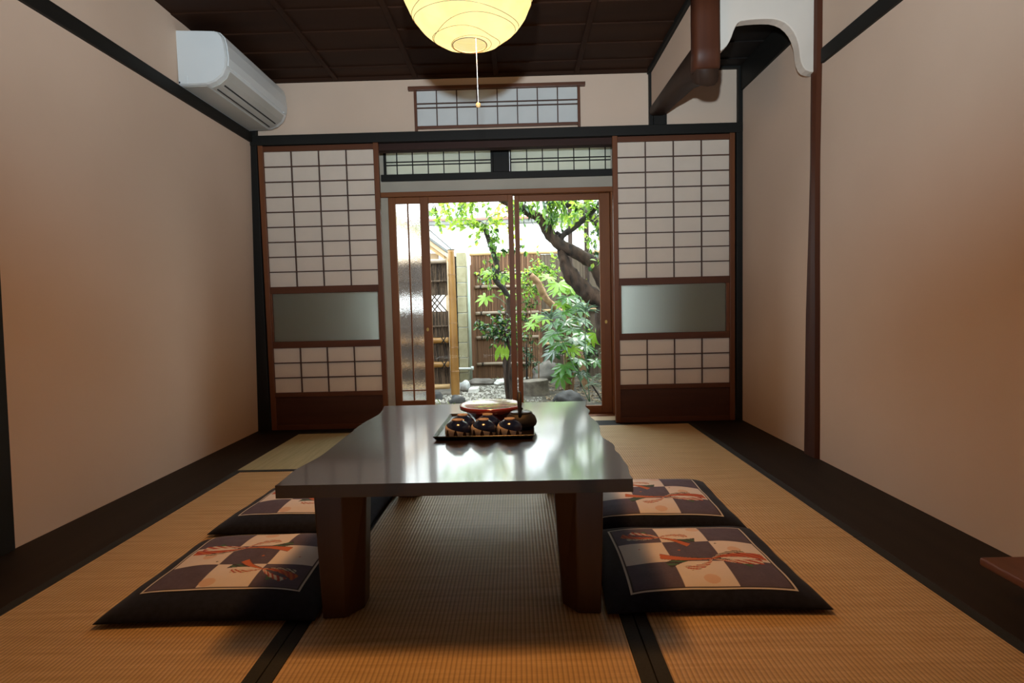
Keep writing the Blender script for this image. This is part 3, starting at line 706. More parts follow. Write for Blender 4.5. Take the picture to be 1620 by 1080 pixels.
def make_cushion(label):
    t = thing('floor_cushion', label, 'cushion', (0, 0, 0), None, 'patterned floor cushions round the table')
    n = 40; mb = MB(); vs = []; fs = []
    us = [.5 - .5 * cos(PI * i / n) for i in range(n + 1)]
    for j in range(n + 1):
        for i in range(n + 1): vs.append(cush_top(us[i], us[j]))
    for j in range(n + 1):
        for i in range(n + 1):
            x, y = cush_xy(us[i], us[j]); e = min(us[i], us[j], 1 - us[i], 1 - us[j])
            vs.append((x * .992, y * .992, max(.0005, .010 * (1 - min(1, e * 12)))))
    w = n + 1; b = w * w
    for j in range(n):
        for i in range(n):
            fs.append((j * w + i, j * w + i + 1, (j + 1) * w + i + 1, (j + 1) * w + i))
            fs.append((b + j * w + i, b + (j + 1) * w + i, b + (j + 1) * w + i + 1, b + j * w + i + 1))
    rim = [i for i in range(n)] + [j * w + n for j in range(n)] + [n * w + n - i for i in range(n)] + [(n - j) * w for j in range(n)]
    for k in range(len(rim)):
        p, q_ = rim[k], rim[(k + 1) % len(rim)]; fs.append((p, b + p, b + q_, q_))
    mb.add(vs, fs).build('cushion_cover', M['navy'], t, 0, True)
    m2 = 190; mb = MB(); vs = []; cols = []
    for j in range(m2 + 1):
        for i in range(m2 + 1):
            u, v = i / m2, j / m2
            p = cush_top(.115 + .77 * u, .075 + .77 * v); p.z += .0016; vs.append(p)
            cols.append(pattern(u, v, 0))
    w = m2 + 1
    fs = [(j * w + i, j * w + i + 1, (j + 1) * w + i + 1, (j + 1) * w + i) for j in range(m2) for i in range(m2)]
    o = mb.add(vs, fs).build('printed_panel', M['panel'], t, 0, True)
    o['label'] = 'checked purple and cream printed panel with ribbons'
    ca_ = o.data.color_attributes.new('print', 'FLOAT_COLOR', 'POINT')
    ca_.data.foreach_set('color', [x for c in cols for x in (*c, 1.0)])
    return t
k0 = make_cushion('checked navy floor cushion right of the table, nearest the viewer')
k0.location = (.508, 1.700, .0015)
copy_tree(k0, (.510, 2.243, .0015), R(-1.5), 'checked navy floor cushion right of the table, the farther one')
copy_tree(k0, (-.838, 1.695, .0015), PI, 'checked navy floor cushion left of the table, nearest the viewer')
copy_tree(k0, (-.845, 2.268, .0015), PI + R(-3), 'checked navy floor cushion left of the table, the farther one')

# ================================================================== LOW STAND at right
st = thing('low_stand', 'low red-brown wooden stand on the dark board by the right wall', 'stand', (1.37, 1.2, 0))
box(1.240, .70, .082, 1.515, 1.520, .105).build('stand_top', M['stand'], st, .006, seg=3)
for yy in (.80, 1.36): box(1.285, yy, .0, 1.50, yy + .06, .082).build('foot', M['stand'], st, .004)

# ================================================================== THE GARDEN
GZ = -.20
def gnd(x, y): return GZ + .03 * mnoise.noise(Vector((x * .9, y * .9, 3))) + (.0 if y < 7 else .012 * (y - 7))
mb = MB(); vs = []; nx_, ny_ = 80, 90
X0, X1, Y0, Y1 = -4.5, 4.5, 4.29, 13.0
for j in range(ny_ + 1):
    for i in range(nx_ + 1):
        x = X0 + (X1 - X0) * i / nx_; yy = Y0 + (Y1 - Y0) * (j / ny_) ** 1.4
        vs.append((x, yy, gnd(x, yy) + .012 * mnoise.noise(Vector((x * 9, yy * 9, 0)))))
w = nx_ + 1
mb.add(vs, [(j * w + i, j * w + i + 1, (j + 1) * w + i + 1, (j + 1) * w + i) for j in range(ny_) for i in range(nx_)])
tag(mb.build('ground_garden', M['ground'], None, 0, True), 'bare soil of the small garden', 'ground', 'structure')
tag(MB().box(-2.6, 4.28, -.35, 2.4, 4.29, 0).box(-.98, 4.24, -.35, .76, 4.29, -.031).build('wall_footing', M['concrete']), 'concrete footing under the glass doors', 'footing', 'structure')
tag(MB().prism([(4.28, 2.36), (5.05, 2.22), (5.05, 2.27), (4.28, 2.42)], 'x', -2.6, 2.4).build('roof_eave', M['black_wood_x']), 'dark eave over the glass doors', 'eave', 'structure')

# --- left brushwood fence
FY = 6.70
lf = thing('brushwood_fence', 'dark brushwood fence with bamboo bars, left of the bamboo post', 'fence', (-1.4, FY, GZ))
px0, px1 = -2.38, -.818
random.seed(3)
for (za, zb, n_) in ((.965, 1.345, 240), (-.13, .775, 320)):     # upper and lower panel, faced with crooked twigs
    tw = MB().box(px0, FY + .02, za, px1, FY + .06, zb)
    for k in range(n_):
        x = random.uniform(px0 + .6, px1 - .01); ln = random.uniform(.08, .22); z0 = random.uniform(za + .005, zb - .09)
        z1 = min(z0 + ln, zb - .005); x1_ = min(x + random.uniform(-.04, .04), px1 - .006)
        tw.tube([(x, FY + .017, z0), ((x + x1_) / 2, FY + .012, (z0 + z1) / 2), (x1_, FY + .017, z1)], .0028, 4)
    tw.build('brushwood_panel', M['brushwood'], lf)
lt = MB()      # diamond lattice gap
for k in range(34):
    x = px0 + .06 * k
    for sgn, yy in ((1, .030), (-1, .045)):
        xa, xb_ = (x, x + .17) if sgn > 0 else (x + .17, x)
        if max(xa, xb_) < px1: lt.tube([(xa, FY + yy, .768), (xb_, FY + yy, .972)], .0085, 5)
lt.build('lattice', M['brushwood'], lf)
def hbar(t, name, z, r, m, x0=px0, x1=px1, y=FY, bow=.004, nodes=True, n=14):
    pts = []; rad = []
    for k in range(25):
        u = k / 24; pts.append((x0 + (x1 - x0) * u, y, z + bow * sin(u * 6))); rad.append(r * (1.10 if nodes and k % 6 == 3 else 1))
    return MB().tube(pts, rad, n).build(name, m, t, 0, True)
hbar(lf, 'bamboo_bar', 1.362, .026, M['bamboo_grey']); hbar(lf, 'bamboo_bar', 1.13, .012, M['brushwood'])
hbar(lf, 'bamboo_bar', .60, .012, M['brushwood'])
for z in (.435, .15):
    b = hbar(lf, 'bamboo_bar', z, .034, M['bamboo'], y=FY - .012)
    for x in (-.872, -1.25, -1.65):
        kn = MB()
        for sx in (-1, 1):
            kn.tube([(x - sx * .03, FY - .045, z - .045), (x, FY - .052, z), (x + sx * .03, FY - .045, z + .045)], .006, 6)
        kn.build('black_tie', M['black_wood_z'], b)
hbar(lf, 'base_bar', -.115, .03, M['bamboo_tan'])

# --- bamboo post
bp = thing('bamboo_post', 'thick ochre bamboo post standing beside the brushwood fence', 'post', (-.757, FY, GZ))
def culm(x0, y0, z0, x1, y1, z1, r0, r1, nodes, n=24):
    pts, rad = [], []
    for k in range(nodes * 12 + 1):
        u = k / (nodes * 12); pts.append((x0 + (x1 - x0) * u, y0 + (y1 - y0) * u, z0 + (z1 - z0) * u)); q_ = k % 12
        rad.append((r0 + (r1 - r0) * u) * (1.05 if q_ == 0 else .985 if q_ in (1, 11) else 1.0))
    return MB().tube(pts, rad, n)
culm(-.757, FY, gnd(-.757, FY) - .02, -.757, FY, 1.485, .053, .038, 6).build('bamboo_culm', M['bamboo'], bp, 0, True)
MB().lathe([(.030, 0), (.042, .002), (.042, .014), (0, .016)], (-.757, FY, 1.484), 20).build('post_cap', M['roof_grey'], bp, 0, True)
for k in range(1, 7):
    zz = -.22 + k * 1.705 / 6; rr = .053 + (.038 - .053) * (zz + .22) / 1.705
    if k < 6: MB().lathe([(rr * .98, -.004), (rr * 1.075, -.002), (rr * 1.075, .002), (rr * .98, .004)], (-.757, FY, zz), 24, 0, False).build('node_ring', M['bark_tan'], bp, 0, True)
cbl = MB().tube([(-.757, FY, 1.50), (-.90, FY + .02, 1.63), (-1.3, FY + .1, 2.0), (-2.2, FY + .2, 2.75)], .006, 6)
tag(cbl.build('stay_cable', M['black_wood_z'], None, 0, True), 'dark cable rising to the left from the bamboo post top', 'cable')

# --- block pillar and pipes
KY = 7.574
bk = thing('block_pillar', 'pale concrete block pillar between bamboo post and reed fence', 'pillar', (-.73, KY, GZ))
z = GZ - .02; zs = [-.063, .141, .344, .547, .74, .958, 1.142, 1.35, 1.543]
prev = z
for zz in zs:
    box(-.792, KY, prev + .004, -.672, KY + .36, zz - .004).build('block', M['block'], bk, .005); prev = zz
box(-.86, KY + .10, GZ - .02, -.794, KY + .14, 1.5).build('dark_gap_strip', M['black_wood_z'], bk)  # added black strip, stands in for the dark gap beside the bamboo post
box(-.787, KY + .006, z, -.677, KY + .35, 1.535).build('mortar', M['stone_grey'], bk)
dp = thing('downpipe', 'pale green downpipe fixed to the block pillar', 'pipe', (-.642, KY + .03, GZ))
MB().tube([(-.640, KY + .03, gnd(-.64, KY) - .01), (-.640, KY + .03, 1.0), (-.635, KY + .03, 1.3), (-.640, KY + .03, 1.56)], .020, 14).build('pipe', M['pipe_green'], dp, 0, True)
MB().tube([(-.83, KY - .04, -.0), (-.60, KY - .04, -.0)], .016, 10).build('cross_pipe', M['pipe_white'], dp, 0, True)
MB().tube([(-.615, KY - .04, -.02), (-.615, KY - .04, .03)], .02, 10).build('elbow', M['pipe_white'], dp, 0, True)

# --- reed fence at the back
RY = 7.95
rf = thing('reed_fence', 'brown reed fence with bamboo bars at the back of the garden', 'fence', (.2, RY, GZ))
P = MB(); random.seed(8); x = -.62
while x < .30:
    r = random.uniform(.006, .012); h = 1.53 + random.uniform(-.01, .01)
    P.tube([(x, RY + random.uniform(-.006, .006), gnd(x, RY) - .02), (x + random.uniform(-.006, .006), RY, .7), (x + random.uniform(-.006, .006), RY + random.uniform(-.006, .006), h)], r, 5)
    x += r * 1.45
P.box(-.62, RY + .004, GZ, .31, RY + .012, 1.53)
P.build('reed_panel', M['reed'], rf)
P = MB(); x = .31
while x < 1.65:
    ww = random.uniform(.075, .10); P.box(x, RY + random.uniform(-.004, .004), GZ - .02, x + ww - .004, RY + .02, 1.52); x += ww
P.box(.31, RY + .021, GZ, 1.72, RY + .03, 1.51)
P.build('board_panel', M['reed_dark'], rf)
box(-.655, RY - .03, GZ - .02, -.605, RY + .03, 1.40).build('post', M['fence_post'], rf, .004)
box(.29, RY - .02, GZ - .02, .34, RY + .05, 1.54).build('post', M['fence_post'], rf, .004)
hbar(rf, 'cap_bar', 1.545, .024, M['bamboo_tan'], -.66, 1.73, RY)
for z, r in ((1.275, .016), (1.09, .022), (.725, .024), (.385, .022), (.015, .022)):
    b = hbar(rf, 'bamboo_bar', z, r, M['bamboo_grey'], -.58, .30, RY - .02)
    for x in (-.50, -.16, .14):
        kn = MB()
        for sx in (-1, 1): kn.tube([(x - sx * .012, RY - .045, z - .028), (x, RY - .05, z), (x + sx * .012, RY - .045, z + .028)], .005, 5)
        kn.build('black_tie', M['black_wood_z'], b)
for z in (.74, .28): hbar(rf, 'bamboo_bar', z, .02, M['bamboo_tan'], .36, 1.72, RY - .03)

tag(MB().box(1.75, 5.2, GZ - .05, 1.90, 8.0, 1.5).build('wall_garden_right', M['concrete']), 'grey concrete garden wall at the right', 'wall', 'structure')
tag(MB().box(-2.55, 4.3, GZ - .05, -2.42, 8.3, 1.5).build('wall_garden_left', M['concrete']), 'grey concrete garden wall at the left', 'wall', 'structure')

# --- white building beyond the fence
wb = thing('building', 'white building beyond the reed fence with balcony railing', 'building', (0, 12, GZ))
box(-5, 11.0, GZ, 5, 11.2, 2.39).build('wall', M['white_wall'], wb)
box(-5, 10.85, 2.385, 5, 11.3, 2.45).build('eave', M['roof_grey'], wb)
box(-5, 10.83, 2.452, 5, 11.3, 2.495).build('roof_edge', M['roof_red'], wb)
box(-5, 11.9, 2.40, 5, 12.1, 4.6).build('upper_wall', M['white_wall'], wb)
rl = MB()
for k in range(44): rl.box(-4.5 + k * .21, 10.95, 2.495, -4.485 + k * .21, 10.965, 3.25)
rl.box(-5, 10.94, 3.25, 5, 10.975, 3.29)
rl.build('railing', M['rail_metal'], wb)

# --- gate roof at left behind brushwood fence
gr = thing('gate_roof', 'small tan timber gate roof beyond the brushwood fence', 'roof', (-1.5, 7.7, GZ))
MB().prism([(-.905, 1.475), (-2.3, 2.52), (-2.3, 2.60), (-.905, 1.535)], 'y', 7.35, 8.6).build('roof_boards', M['gate_wood'], gr)
MB().prism([(-.90, 1.535), (-2.3, 2.60), (-2.3, 2.64), (-.89, 1.565)], 'y', 7.33, 8.6).build('roof_tiles', M['roof_grey'], gr)
for yy in (7.37, 7.8): MB().prism([(-.93, 1.44), (-2.3, 2.46), (-2.3, 2.52), (-.92, 1.485)], 'y', yy, yy + .05).build('rafter', M['bamboo_tan'], gr)
box(-2.0, 7.5, 1.16, -1.02, 7.56, 1.53).build('gate_wall', M['gate_wood'], gr)
box(-1.02, 7.6, 1.16, -.935, 7.64, 1.46).build('opening_shade_box', M['black_wood_z'], gr)  # solid black box in place of the shade inside the gate opening
box(-.935, 7.5, GZ, -.90, 7.56, 1.47).build('gate_post', M['gate_wood'], gr)

# ------------------------------------------------------------------ rocks and stones
def rock(name, label, x, y, sx, sy, sz, m, seed, sink=.25, cat='rock', flat=0):
    mb = MB(); vs = []; fs = []; nu, nv = 26, 14
    for j in range(nv + 1):
        th = PI * j / nv
        for i in range(nu):
            ph = 2 * PI * i / nu; d = Vector((sin(th) * cos(ph), sin(th) * sin(ph), cos(th)))
            n_ = .30 * mnoise.noise(d * 1.3 + Vector((seed, 0, 0))) + .12 * mnoise.noise(d * 3.5 + Vector((seed, 4, 0))) + .05 * mnoise.noise(d * 8 + Vector((seed, 0, 9)))
            d = d * (1 + n_)
            zz = d.z
            if flat: zz = max(-flat, min(flat, zz))
            vs.append((x + d.x * sx, y + d.y * sy, gnd(x, y) + (zz + 1 - 2 * sink) * sz))
    for j in range(nv):
        for i in range(nu): fs.append((j * nu + i, j * nu + (i + 1) % nu, (j + 1) * nu + (i + 1) % nu, (j + 1) * nu + i))
    return tag(mb.add(vs, fs).build(name, m, None, 0, True), label, cat)
rock('garden_rock', 'large grey rock behind the tree stump, under the broad leaves', .40, 7.66, .235, .19, .17, M['rock'], 1, .30)
rock('garden_rock', 'dark pointed rock on the soil nearest the right glass door', .50, 5.75, .17, .12, .10, M['rock_dark'], 5.5, .3)
rock('garden_rock', 'dark and white split rock at the foot of the bamboo post', -.665, 6.05, .085, .07, .060, M['rock_dark'], 9, .3)
rock('garden_rock', 'round pale grey stone right of the bamboo post', -.665, 7.0, .065, .09, .075, M['stone_grey'], 3.3, .18)
rock('garden_rock', 'flat brown rock lying behind the white stone', -.50, 7.45, .19, .085, .055, M['rock'], 12, .3)
rock('garden_rock', 'low pale rock near the mossy trunk foot', -.20, 7.35, .12, .09, .05, M['stone_white'], 15, .3)
rock('garden_rock', 'small dark rock under the left glass door edge', -.95, 6.35, .09, .07, .07, M['rock_dark'], 17, .35)
tag(MB().loft([[(-.62, 6.80, gnd(-.56, 6.9) - .02), (-.50, 6.78, gnd(-.56, 6.9) - .02), (-.485, 6.95, gnd(-.56, 6.9) - .02), (-.60, 6.97, gnd(-.56, 6.9) - .02)], [(-.61, 6.80, gnd(-.56, 6.9) + .045), (-.505, 6.785, gnd(-.56, 6.9) + .05), (-.49, 6.94, gnd(-.56, 6.9) + .055), (-.595, 6.96, gnd(-.56, 6.9) + .05)]]).build('flat_stone', M['stone_white'], None, .006), 'square white stone right of the bamboo post', 'stone')
sp_ = thing('tree_stump', 'low cut tree stump on the soil behind the door meeting stiles', 'stump', (.17, 6.45, GZ))
rings = []
for z, k in ((GZ - .03, 1.12), (GZ + .03, 1.02), (GZ + .13, .97), (GZ + .155, .95)):
    rings.append([(.17 + .175 * k * cos(a) * (1 + .08 * mnoise.noise(Vector((cos(a) * 2, sin(a) * 2, 1)))), 6.50 + .14 * k * sin(a), z + (.008 * cos(a) if z > GZ + .1 else 0)) for a in [2 * PI * i / 28 for i in range(28)]])
MB().loft(rings).build('stump_side', M['stump'], sp_, .004)
MB().loft([[(p[0], p[1], p[2] + .0005) for p in rings[-1]], [(.17 + (p[0] - .17) * .96, 6.5 + (p[1] - 6.5) * .96, p[2] + .006) for p in rings[-1]]]).build('cut_face', M['stump'], sp_)

# gravel, litter, grass (uncountable)
random.seed(21); mb = MB(); mb2 = MB(); mb3 = MB()
TUFTS = ((-1.0, 5.75, 90, .12), (-.35, 5.7, 90, .16), (.25, 5.45, 120, .16), (.42, 5.25, 60, .10), (-.30, 7.55, 90, .11))
KEEP = ((1.12, 6.06, .24), (-.10, 6.2, .09), (-.115, 5.85, .06), (.57, 6.6, .11), (.80, 6.80, .07), (.17, 6.5, .24), (.86, 5.45, .06), (.74, 5.93, .05), (.77, 6.96, .06), (.1, 7.0, .05), (.726, 7.66, .06), (.965, 7.80, .06), (-.757, 6.7, .09), (.41, 7.66, .33), (.50, 5.75, .24), (-.665, 6.05, .11), (-.665, 7.0, .11), (-.50, 7.45, .24), (-.2, 7.35, .16), (-.95, 6.35, .12), (-.55, 6.88, .12), (.16, 7.3, .04), (.25, 7.22, .04), (.82, 7.2, .04), (.13, 7.25, .04))
def free(x, y, m=0.0):
    return all((x - a) ** 2 + (y - b) ** 2 > (r + m) ** 2 for a, b, r in KEEP)
def in_tuft(x, y, m=0): return any(((x - a) / (2.5 * s_ + m)) ** 2 + ((y - b) / (1.75 * s_ + m)) ** 2 < 1 for a, b, n_, s_ in TUFTS)
for k in range(5200):
    x = random.uniform(-1.4, .25); yy = random.uniform(5.0, 7.9)
    if x > -.15 and random.random() < .6: continue
    if not free(x, yy) or in_tuft(x, yy, .09) or (x < -.80 and yy > 6.6): continue
    r = random.uniform(.006, .018); z = gnd(x, yy) + .004; a = random.random() * 6
    pts = [(x + r * cos(a + i * 1.57) * random.uniform(.7, 1.2), yy + r * sin(a + i * 1.57), z + random.uniform(-.003, .003)) for i in range(4)] + [(x, yy, z + r * .8), (x, yy, z - r)]
    mb.add(pts, [(0, 1, 4), (1, 2, 4), (2, 3, 4), (3, 0, 4), (1, 0, 5), (2, 1, 5), (3, 2, 5), (0, 3, 5)])
tag(mb.build('gravel', M['gravel']), 'pale gravel spread over the left half of the garden', 'gravel', 'stuff')
for k in range(2600):
    x = random.uniform(.29, 1.5); yy = random.uniform(4.9, 7.8)
    if not free(x, yy, .02) or in_tuft(x, yy, .09) or (x - .84) ** 2 + (yy - 5.4) ** 2 < .14: continue
    z = gnd(x, yy) + random.uniform(.004, .016); a = random.random() * 6.28; l = random.uniform(.012, .035); wd = l * random.uniform(.12, .4)
    dx, dy = cos(a), sin(a); t_ = random.uniform(-.4, .4)
    mb2.add([(x - dx * l, yy - dy * l, z), (x + dy * wd, yy - dx * wd, z + .004), (x + dx * l, yy + dy * l, z + t_ * l), (x - dy * wd, yy + dx * wd, z + .003)], [(0, 1, 2), (0, 2, 3)])
tag(mb2.build('fallen_leaves', M['litter']), 'dry leaf litter on the soil right of the stump', 'leaf litter', 'stuff')
for (cx, cy, n_, s_) in TUFTS:
    for k in range(n_):
        x = random.gauss(cx, s_); yy = random.gauss(cy, s_ * .7)
        if not free(x, yy, .03) or not in_tuft(x, yy): continue
        h = random.uniform(.03, .09); a = random.random() * 6.28; bx, by = cos(a) * h * .6, sin(a) * h * .6; z = gnd(x, yy) - .005
        mb3.add([(x - .002, yy, z), (x + .002, yy, z), (x + bx * .5, yy + by * .5, z + h * .75), (x + bx, yy + by, z + h)], [(0, 1, 2), (0, 2, 3)])
tag(mb3.build('grass', M['grass']), 'thin grass tufts among the gravel', 'grass', 'stuff')

# ------------------------------------------------------------------ plants
def leaf(mb, p, d, nrm, l, w, mi=0, fold=.25, droop=.15):
    d = d.normalized(); s_ = d.cross(nrm)
    if s_.length < 1e-3: s_ = d.cross(Vector((1, .3, .2)))
    s_.normalize(); u = s_.cross(d).normalized()
    m1 = p + d * l * .38; m2 = p + d * l * .72 - u * droop * l * .3; tip = p + d * l - u * droop * l
    mb.add([p, m1 + s_ * w * .5 + u * fold * w * .4, m2 + s_ * w * .38 + u * fold * w * .3, tip, m2 - s_ * w * .38 + u * fold * w * .3, m1 - s_ * w * .5 + u * fold * w * .4, m1, m2],
           [(0, 1, 6), (1, 2, 7, 6), (2, 3, 7), (0, 6, 5), (6, 7, 4, 5), (7, 3, 4)], mi)
def rvec(z=0.0, k=1.0):
    v = Vector((random.gauss(0, 1), random.gauss(0, 1), random.gauss(0, 1) * k + z)); return v.normalized()
def sprays(leaves, twigs, starts, n, length, ll, lw, down=0.0, step=.035, mix=(0,), per=2, dirs=None):
    for i in range(n):
        p = Vector(random.choice(starts)) if not isinstance(starts[0], tuple) or len(starts[0]) == 3 else None
        d = (dirs and Vector(random.choice(dirs)) + rvec() * .6 or rvec(.1, .7)).normalized()
        pts = [p.copy()]; L_ = length * random.uniform(.5, 1.2); k = 0
        while k * step < L_:
            d = (d + rvec() * .22 + Vector((0, 0, -down * .2))).normalized(); p = p + d * step; pts.append(p.copy()); k += 1
            for q_ in range(per):
                if random.random() < .85:
                    ld = (d * .5 + rvec(-down) * 1.0).normalized(); s_ = random.uniform(.65, 1.15)
                    leaf(leaves, p + rvec() * .004, ld, (Vector((0, 0, 1)) + rvec() * .7).normalized(), ll * s_, lw * s_, random.choice(mix), .25, random.uniform(0, .4))
        if len(pts) > 1: twigs.tube(pts, lerp_list([.0035, .0012], len(pts)), 4)
def build_foliage(lv, tw, mats, parent):
    b = len(lv.v); lv.v += tw.v; lv.f += [tuple(b + i for i in f) for f in tw.f]; lv.m += [len(mats)] * len(tw.f)
    return lv.build('foliage', list(mats) + [M['bark_dark']], parent)
def limb(mb, pts, radii, seed, n=14, k=7, b=.35):
    s_ = spline(pts, k); mb.tube(s_, lerp_list(radii, len(s_)), n, True, b, seed)

# --- big tree
random.seed(4)
bt = thing('garden_tree', 'old gnarled tree leaning in from the right behind the right glass door', 'tree', (1.1, 6.0, GZ))
mb = MB(); limb(mb, [(1.12, 6.06, GZ - .05), (1.05, 6.03, .1), (.965, 6.0, .36), (.895, 6.0, .60), (.915, 6.0, .80), (.99, 6.0, .96), (1.05, 6.0, 1.08)], [.13, .105, .085, .078, .085, .085, .06], 1); mb.build('trunk', M['bark'], bt, 0, True)
mb = MB(); limb(mb, [(1.02, 6.0, .86), (.93, 6.0, 1.04), (.825, 6.0, 1.22), (.66, 6.0, 1.335), (.47, 6.0, 1.435), (.355, 5.98, 1.565), (.275, 5.96, 1.70), (.16, 5.95, 1.775), (.03, 5.95, 1.84), (-.15, 5.9, 1.93), (-.4, 5.9, 2.05)], [.085, .085, .072, .062, .060, .055, .055, .046, .046, .04, .03], 2); mb.build('branch', M['bark'], bt, 0, True)
mb = MB(); limb(mb, [(.97, 6.0, .80), (.82, 6.0, .88), (.69, 6.0, .99), (.58, 6.01, 1.12), (.51, 6.01, 1.27), (.47, 6.0, 1.42)], [.085, .085, .085, .078, .055, .038], 3); mb.build('branch', M['bark'], bt, 0, True)
mb = MB(); limb(mb, [(.47, 6.0, 1.41), (.475, 5.99, 1.50), (.515, 5.98, 1.555), (.60, 5.97, 1.608), (.735, 5.96, 1.715), (.915, 5.95, 1.885), (1.15, 5.9, 2.1)], [.030, .030, .030, .030, .031, .030, .025], 4, 10); limb(mb, [(.48, 5.99, 1.525), (.455, 5.98, 1.55), (.425, 5.97, 1.575)], [.022, .018, .015], 6, 8); mb.build('branch', M['bark_dark'], bt, 0, True)
mb = MB(); limb(mb, [(1.3, 6.4, 1.1), (1.08, 6.4, 1.50), (.92, 6.4, 1.73), (.71, 6.4, 1.885), (.54, 6.4, 1.975), (.3, 6.4, 2.1)], [.06, .06, .058, .055, .055, .045], 7); mb.build('branch', M['bark_dark'], bt, 0, True)
lv_ = MB(); twg = MB()
top = [(.05, 5.9, 1.95), (.2, 5.8, 2.0), (.35, 5.9, 2.02), (.5, 5.8, 2.0), (.12, 5.8, 1.9), (.42, 5.9, 1.92)]
sprays(lv_, twg, top, 30, .30, .085, .030, 1.0, .035, (0, 0, 1, 2), 2, [(0, 0, -1), (.3, 0, -.8), (-.3, -.2, -.8)])
build_foliage(lv_, twg, [M['leaf_mid'], M['leaf_light'], M['leaf_dark']], bt); lv_ = MB(); twg = MB()
top2 = [(.68, 5.8, 1.95), (.78, 5.7, 1.9), (.9, 5.8, 1.95), (.95, 5.9, 1.85), (.72, 5.9, 1.85), (.85, 5.7, 1.78), (.65, 6.1, 1.75)]
sprays(lv_, twg, top2, 40, .24, .068, .046, .5, .035, (0, 1, 1, 0, 2), 2)
build_foliage(lv_, twg, [M['leaf_mid'], M['leaf_light'], M['leaf_dark']], bt); lv_ = MB(); twg = MB()
rt = [(.98, 5.8, 1.6), (.98, 5.75, 1.45), (.92, 5.8, 1.65), (1.0, 5.8, 1.3), (.85, 6.1, 1.5)]
sprays(lv_, twg, rt, 18, .26, .075, .048, .7, .04, (0, 0, 1, 2), 2, [(-.3, 0, -.8), (-.6, -.2, -.3)])
build_foliage(lv_, twg, [M['leaf_mid'], M['leaf_light'], M['leaf_dark']], bt)

# --- slim straight trunks behind
for x, yy, r, h, l in ((.726, 7.66, .030, 2.4, 'slim straight grey tree trunk behind the forked limb'), (.965, 7.80, .033, 2.4, 'slim grey mossy tree trunk close to the right door stile')):
    t = thing('young_tree', l, 'tree', (x, yy, GZ))
    mb = MB(); limb(mb, [(x - .02, yy, GZ - .03), (x - .015, yy, .6), (x, yy, 1.4), (x, yy, h)], [r * 1.1, r, r, r * .9], x * 10, 10); mb.build('trunk', M['bark'], t, 0, True)
    a, b2 = MB(), MB(); sprays(a, b2, [(x, yy, 1.8), (x, yy, 2.0), (x, yy, 2.2)], 12, .16, .07, .04, .3, .04, (0, 1), 2); build_foliage(a, b2, [M['leaf_mid'], M['leaf_light']], t)

# --- small tree behind the meeting stiles
stt = thing('small_tree', 'small dark-stemmed tree with bent branch behind the left clear pane', 'tree', (-.1, 6.2, GZ))
mb = MB(); limb(mb, [(-.10, 6.2, GZ - .05), (-.115, 6.2, .05), (-.125, 6.2, .25), (-.10, 6.2, .5), (-.085, 6.2, .72), (-.08, 6.2, .905)], [.058, .048, .042, .040, .038, .034], 11, 12); mb.build('trunk', M['bark'], stt, 0, True)
mb = MB(); limb(mb, [(-.08, 6.2, .89), (-.145, 6.2, 1.005), (-.205, 6.2, 1.065), (-.228, 6.2, 1.11), (-.208, 6.2, 1.18), (-.205, 6.2, 1.25), (-.235, 6.2, 1.36), (-.262, 6.2, 1.45), (-.298, 6.2, 1.565), (-.33, 6.2, 1.66)], [.032, .028, .026, .027, .027, .026, .026, .025, .026, .020], 12, 10); mb.build('branch', M['bark_dark'], stt, 0, True)
lv_ = MB(); twg = MB()
sprays(lv_, twg, [(-.30, 6.15, 1.62), (-.33, 6.2, 1.68), (-.28, 6.1, 1.75), (-.36, 6.1, 1.72)], 13, .26, .062, .048, .1, .036, (0, 1, 1), 2)
SMALL = [M['leaf_mid'], M['leaf_light'], M['leaf_yellow'], M['leaf_dark']]
def flush():
    global lv_, twg
    build_foliage(lv_, twg, SMALL, stt); lv_ = MB(); twg = MB()
flush()
sprays(lv_, twg, [(-.45, 6.0, 2.0), (-.3, 6.0, 2.05), (-.6, 6.0, 2.0), (-.75, 6.0, 1.98), (-.85, 6.1, 1.9), (-.5, 6.1, 1.95)], 21, .28, .060, .044, .7, .036, (0, 1, 1), 2, [(0, 0, -1), (-.4, 0, -.6), (.4, 0, -.7)])
sprays(lv_, twg, [(-.12, 6.3, 1.95), (-.10, 6.3, 1.85), (-.15, 6.3, 1.75), (-.08, 6.3, 1.68)], 13, .18, .060, .045, .5, .035, (2, 2, 1), 2)
flush()
sprays(lv_, twg, [(-.28, 6.15, 1.42), (-.20, 6.15, 1.38), (-.13, 6.2, 1.42)], 9, .18, .075, .045, .2, .04, (0, 3), 2)
sprays(lv_, twg, [(-.33, 6.1, 1.22), (-.30, 6.1, 1.15), (-.40, 6.1, 1.12), (-.18, 6.05, 1.18)], 12, .20, .062, .035, .3, .04, (1, 0, 3), 2)
flush()

# --- sawn branch
cb_ = thing('pruned_branch', 'short tan pruned branch slanting behind the broad leaves', 'branch', (.55, 6.35, GZ))
mb = MB(); limb(mb, [(.80, 6.80, GZ - .03), (.74, 6.78, .20), (.624, 6.72, .55), (.568, 6.72, .656), (.471, 6.72, .76), (.366, 6.72, .866), (.297, 6.72, .984), (.242, 6.72, 1.099), (.164, 6.72, 1.17)], [.038, .037, .039, .039, .039, .039, .039, .039, .036], 21, 12); mb.build('stem', M['bark_tan'], cb_, 0, True)

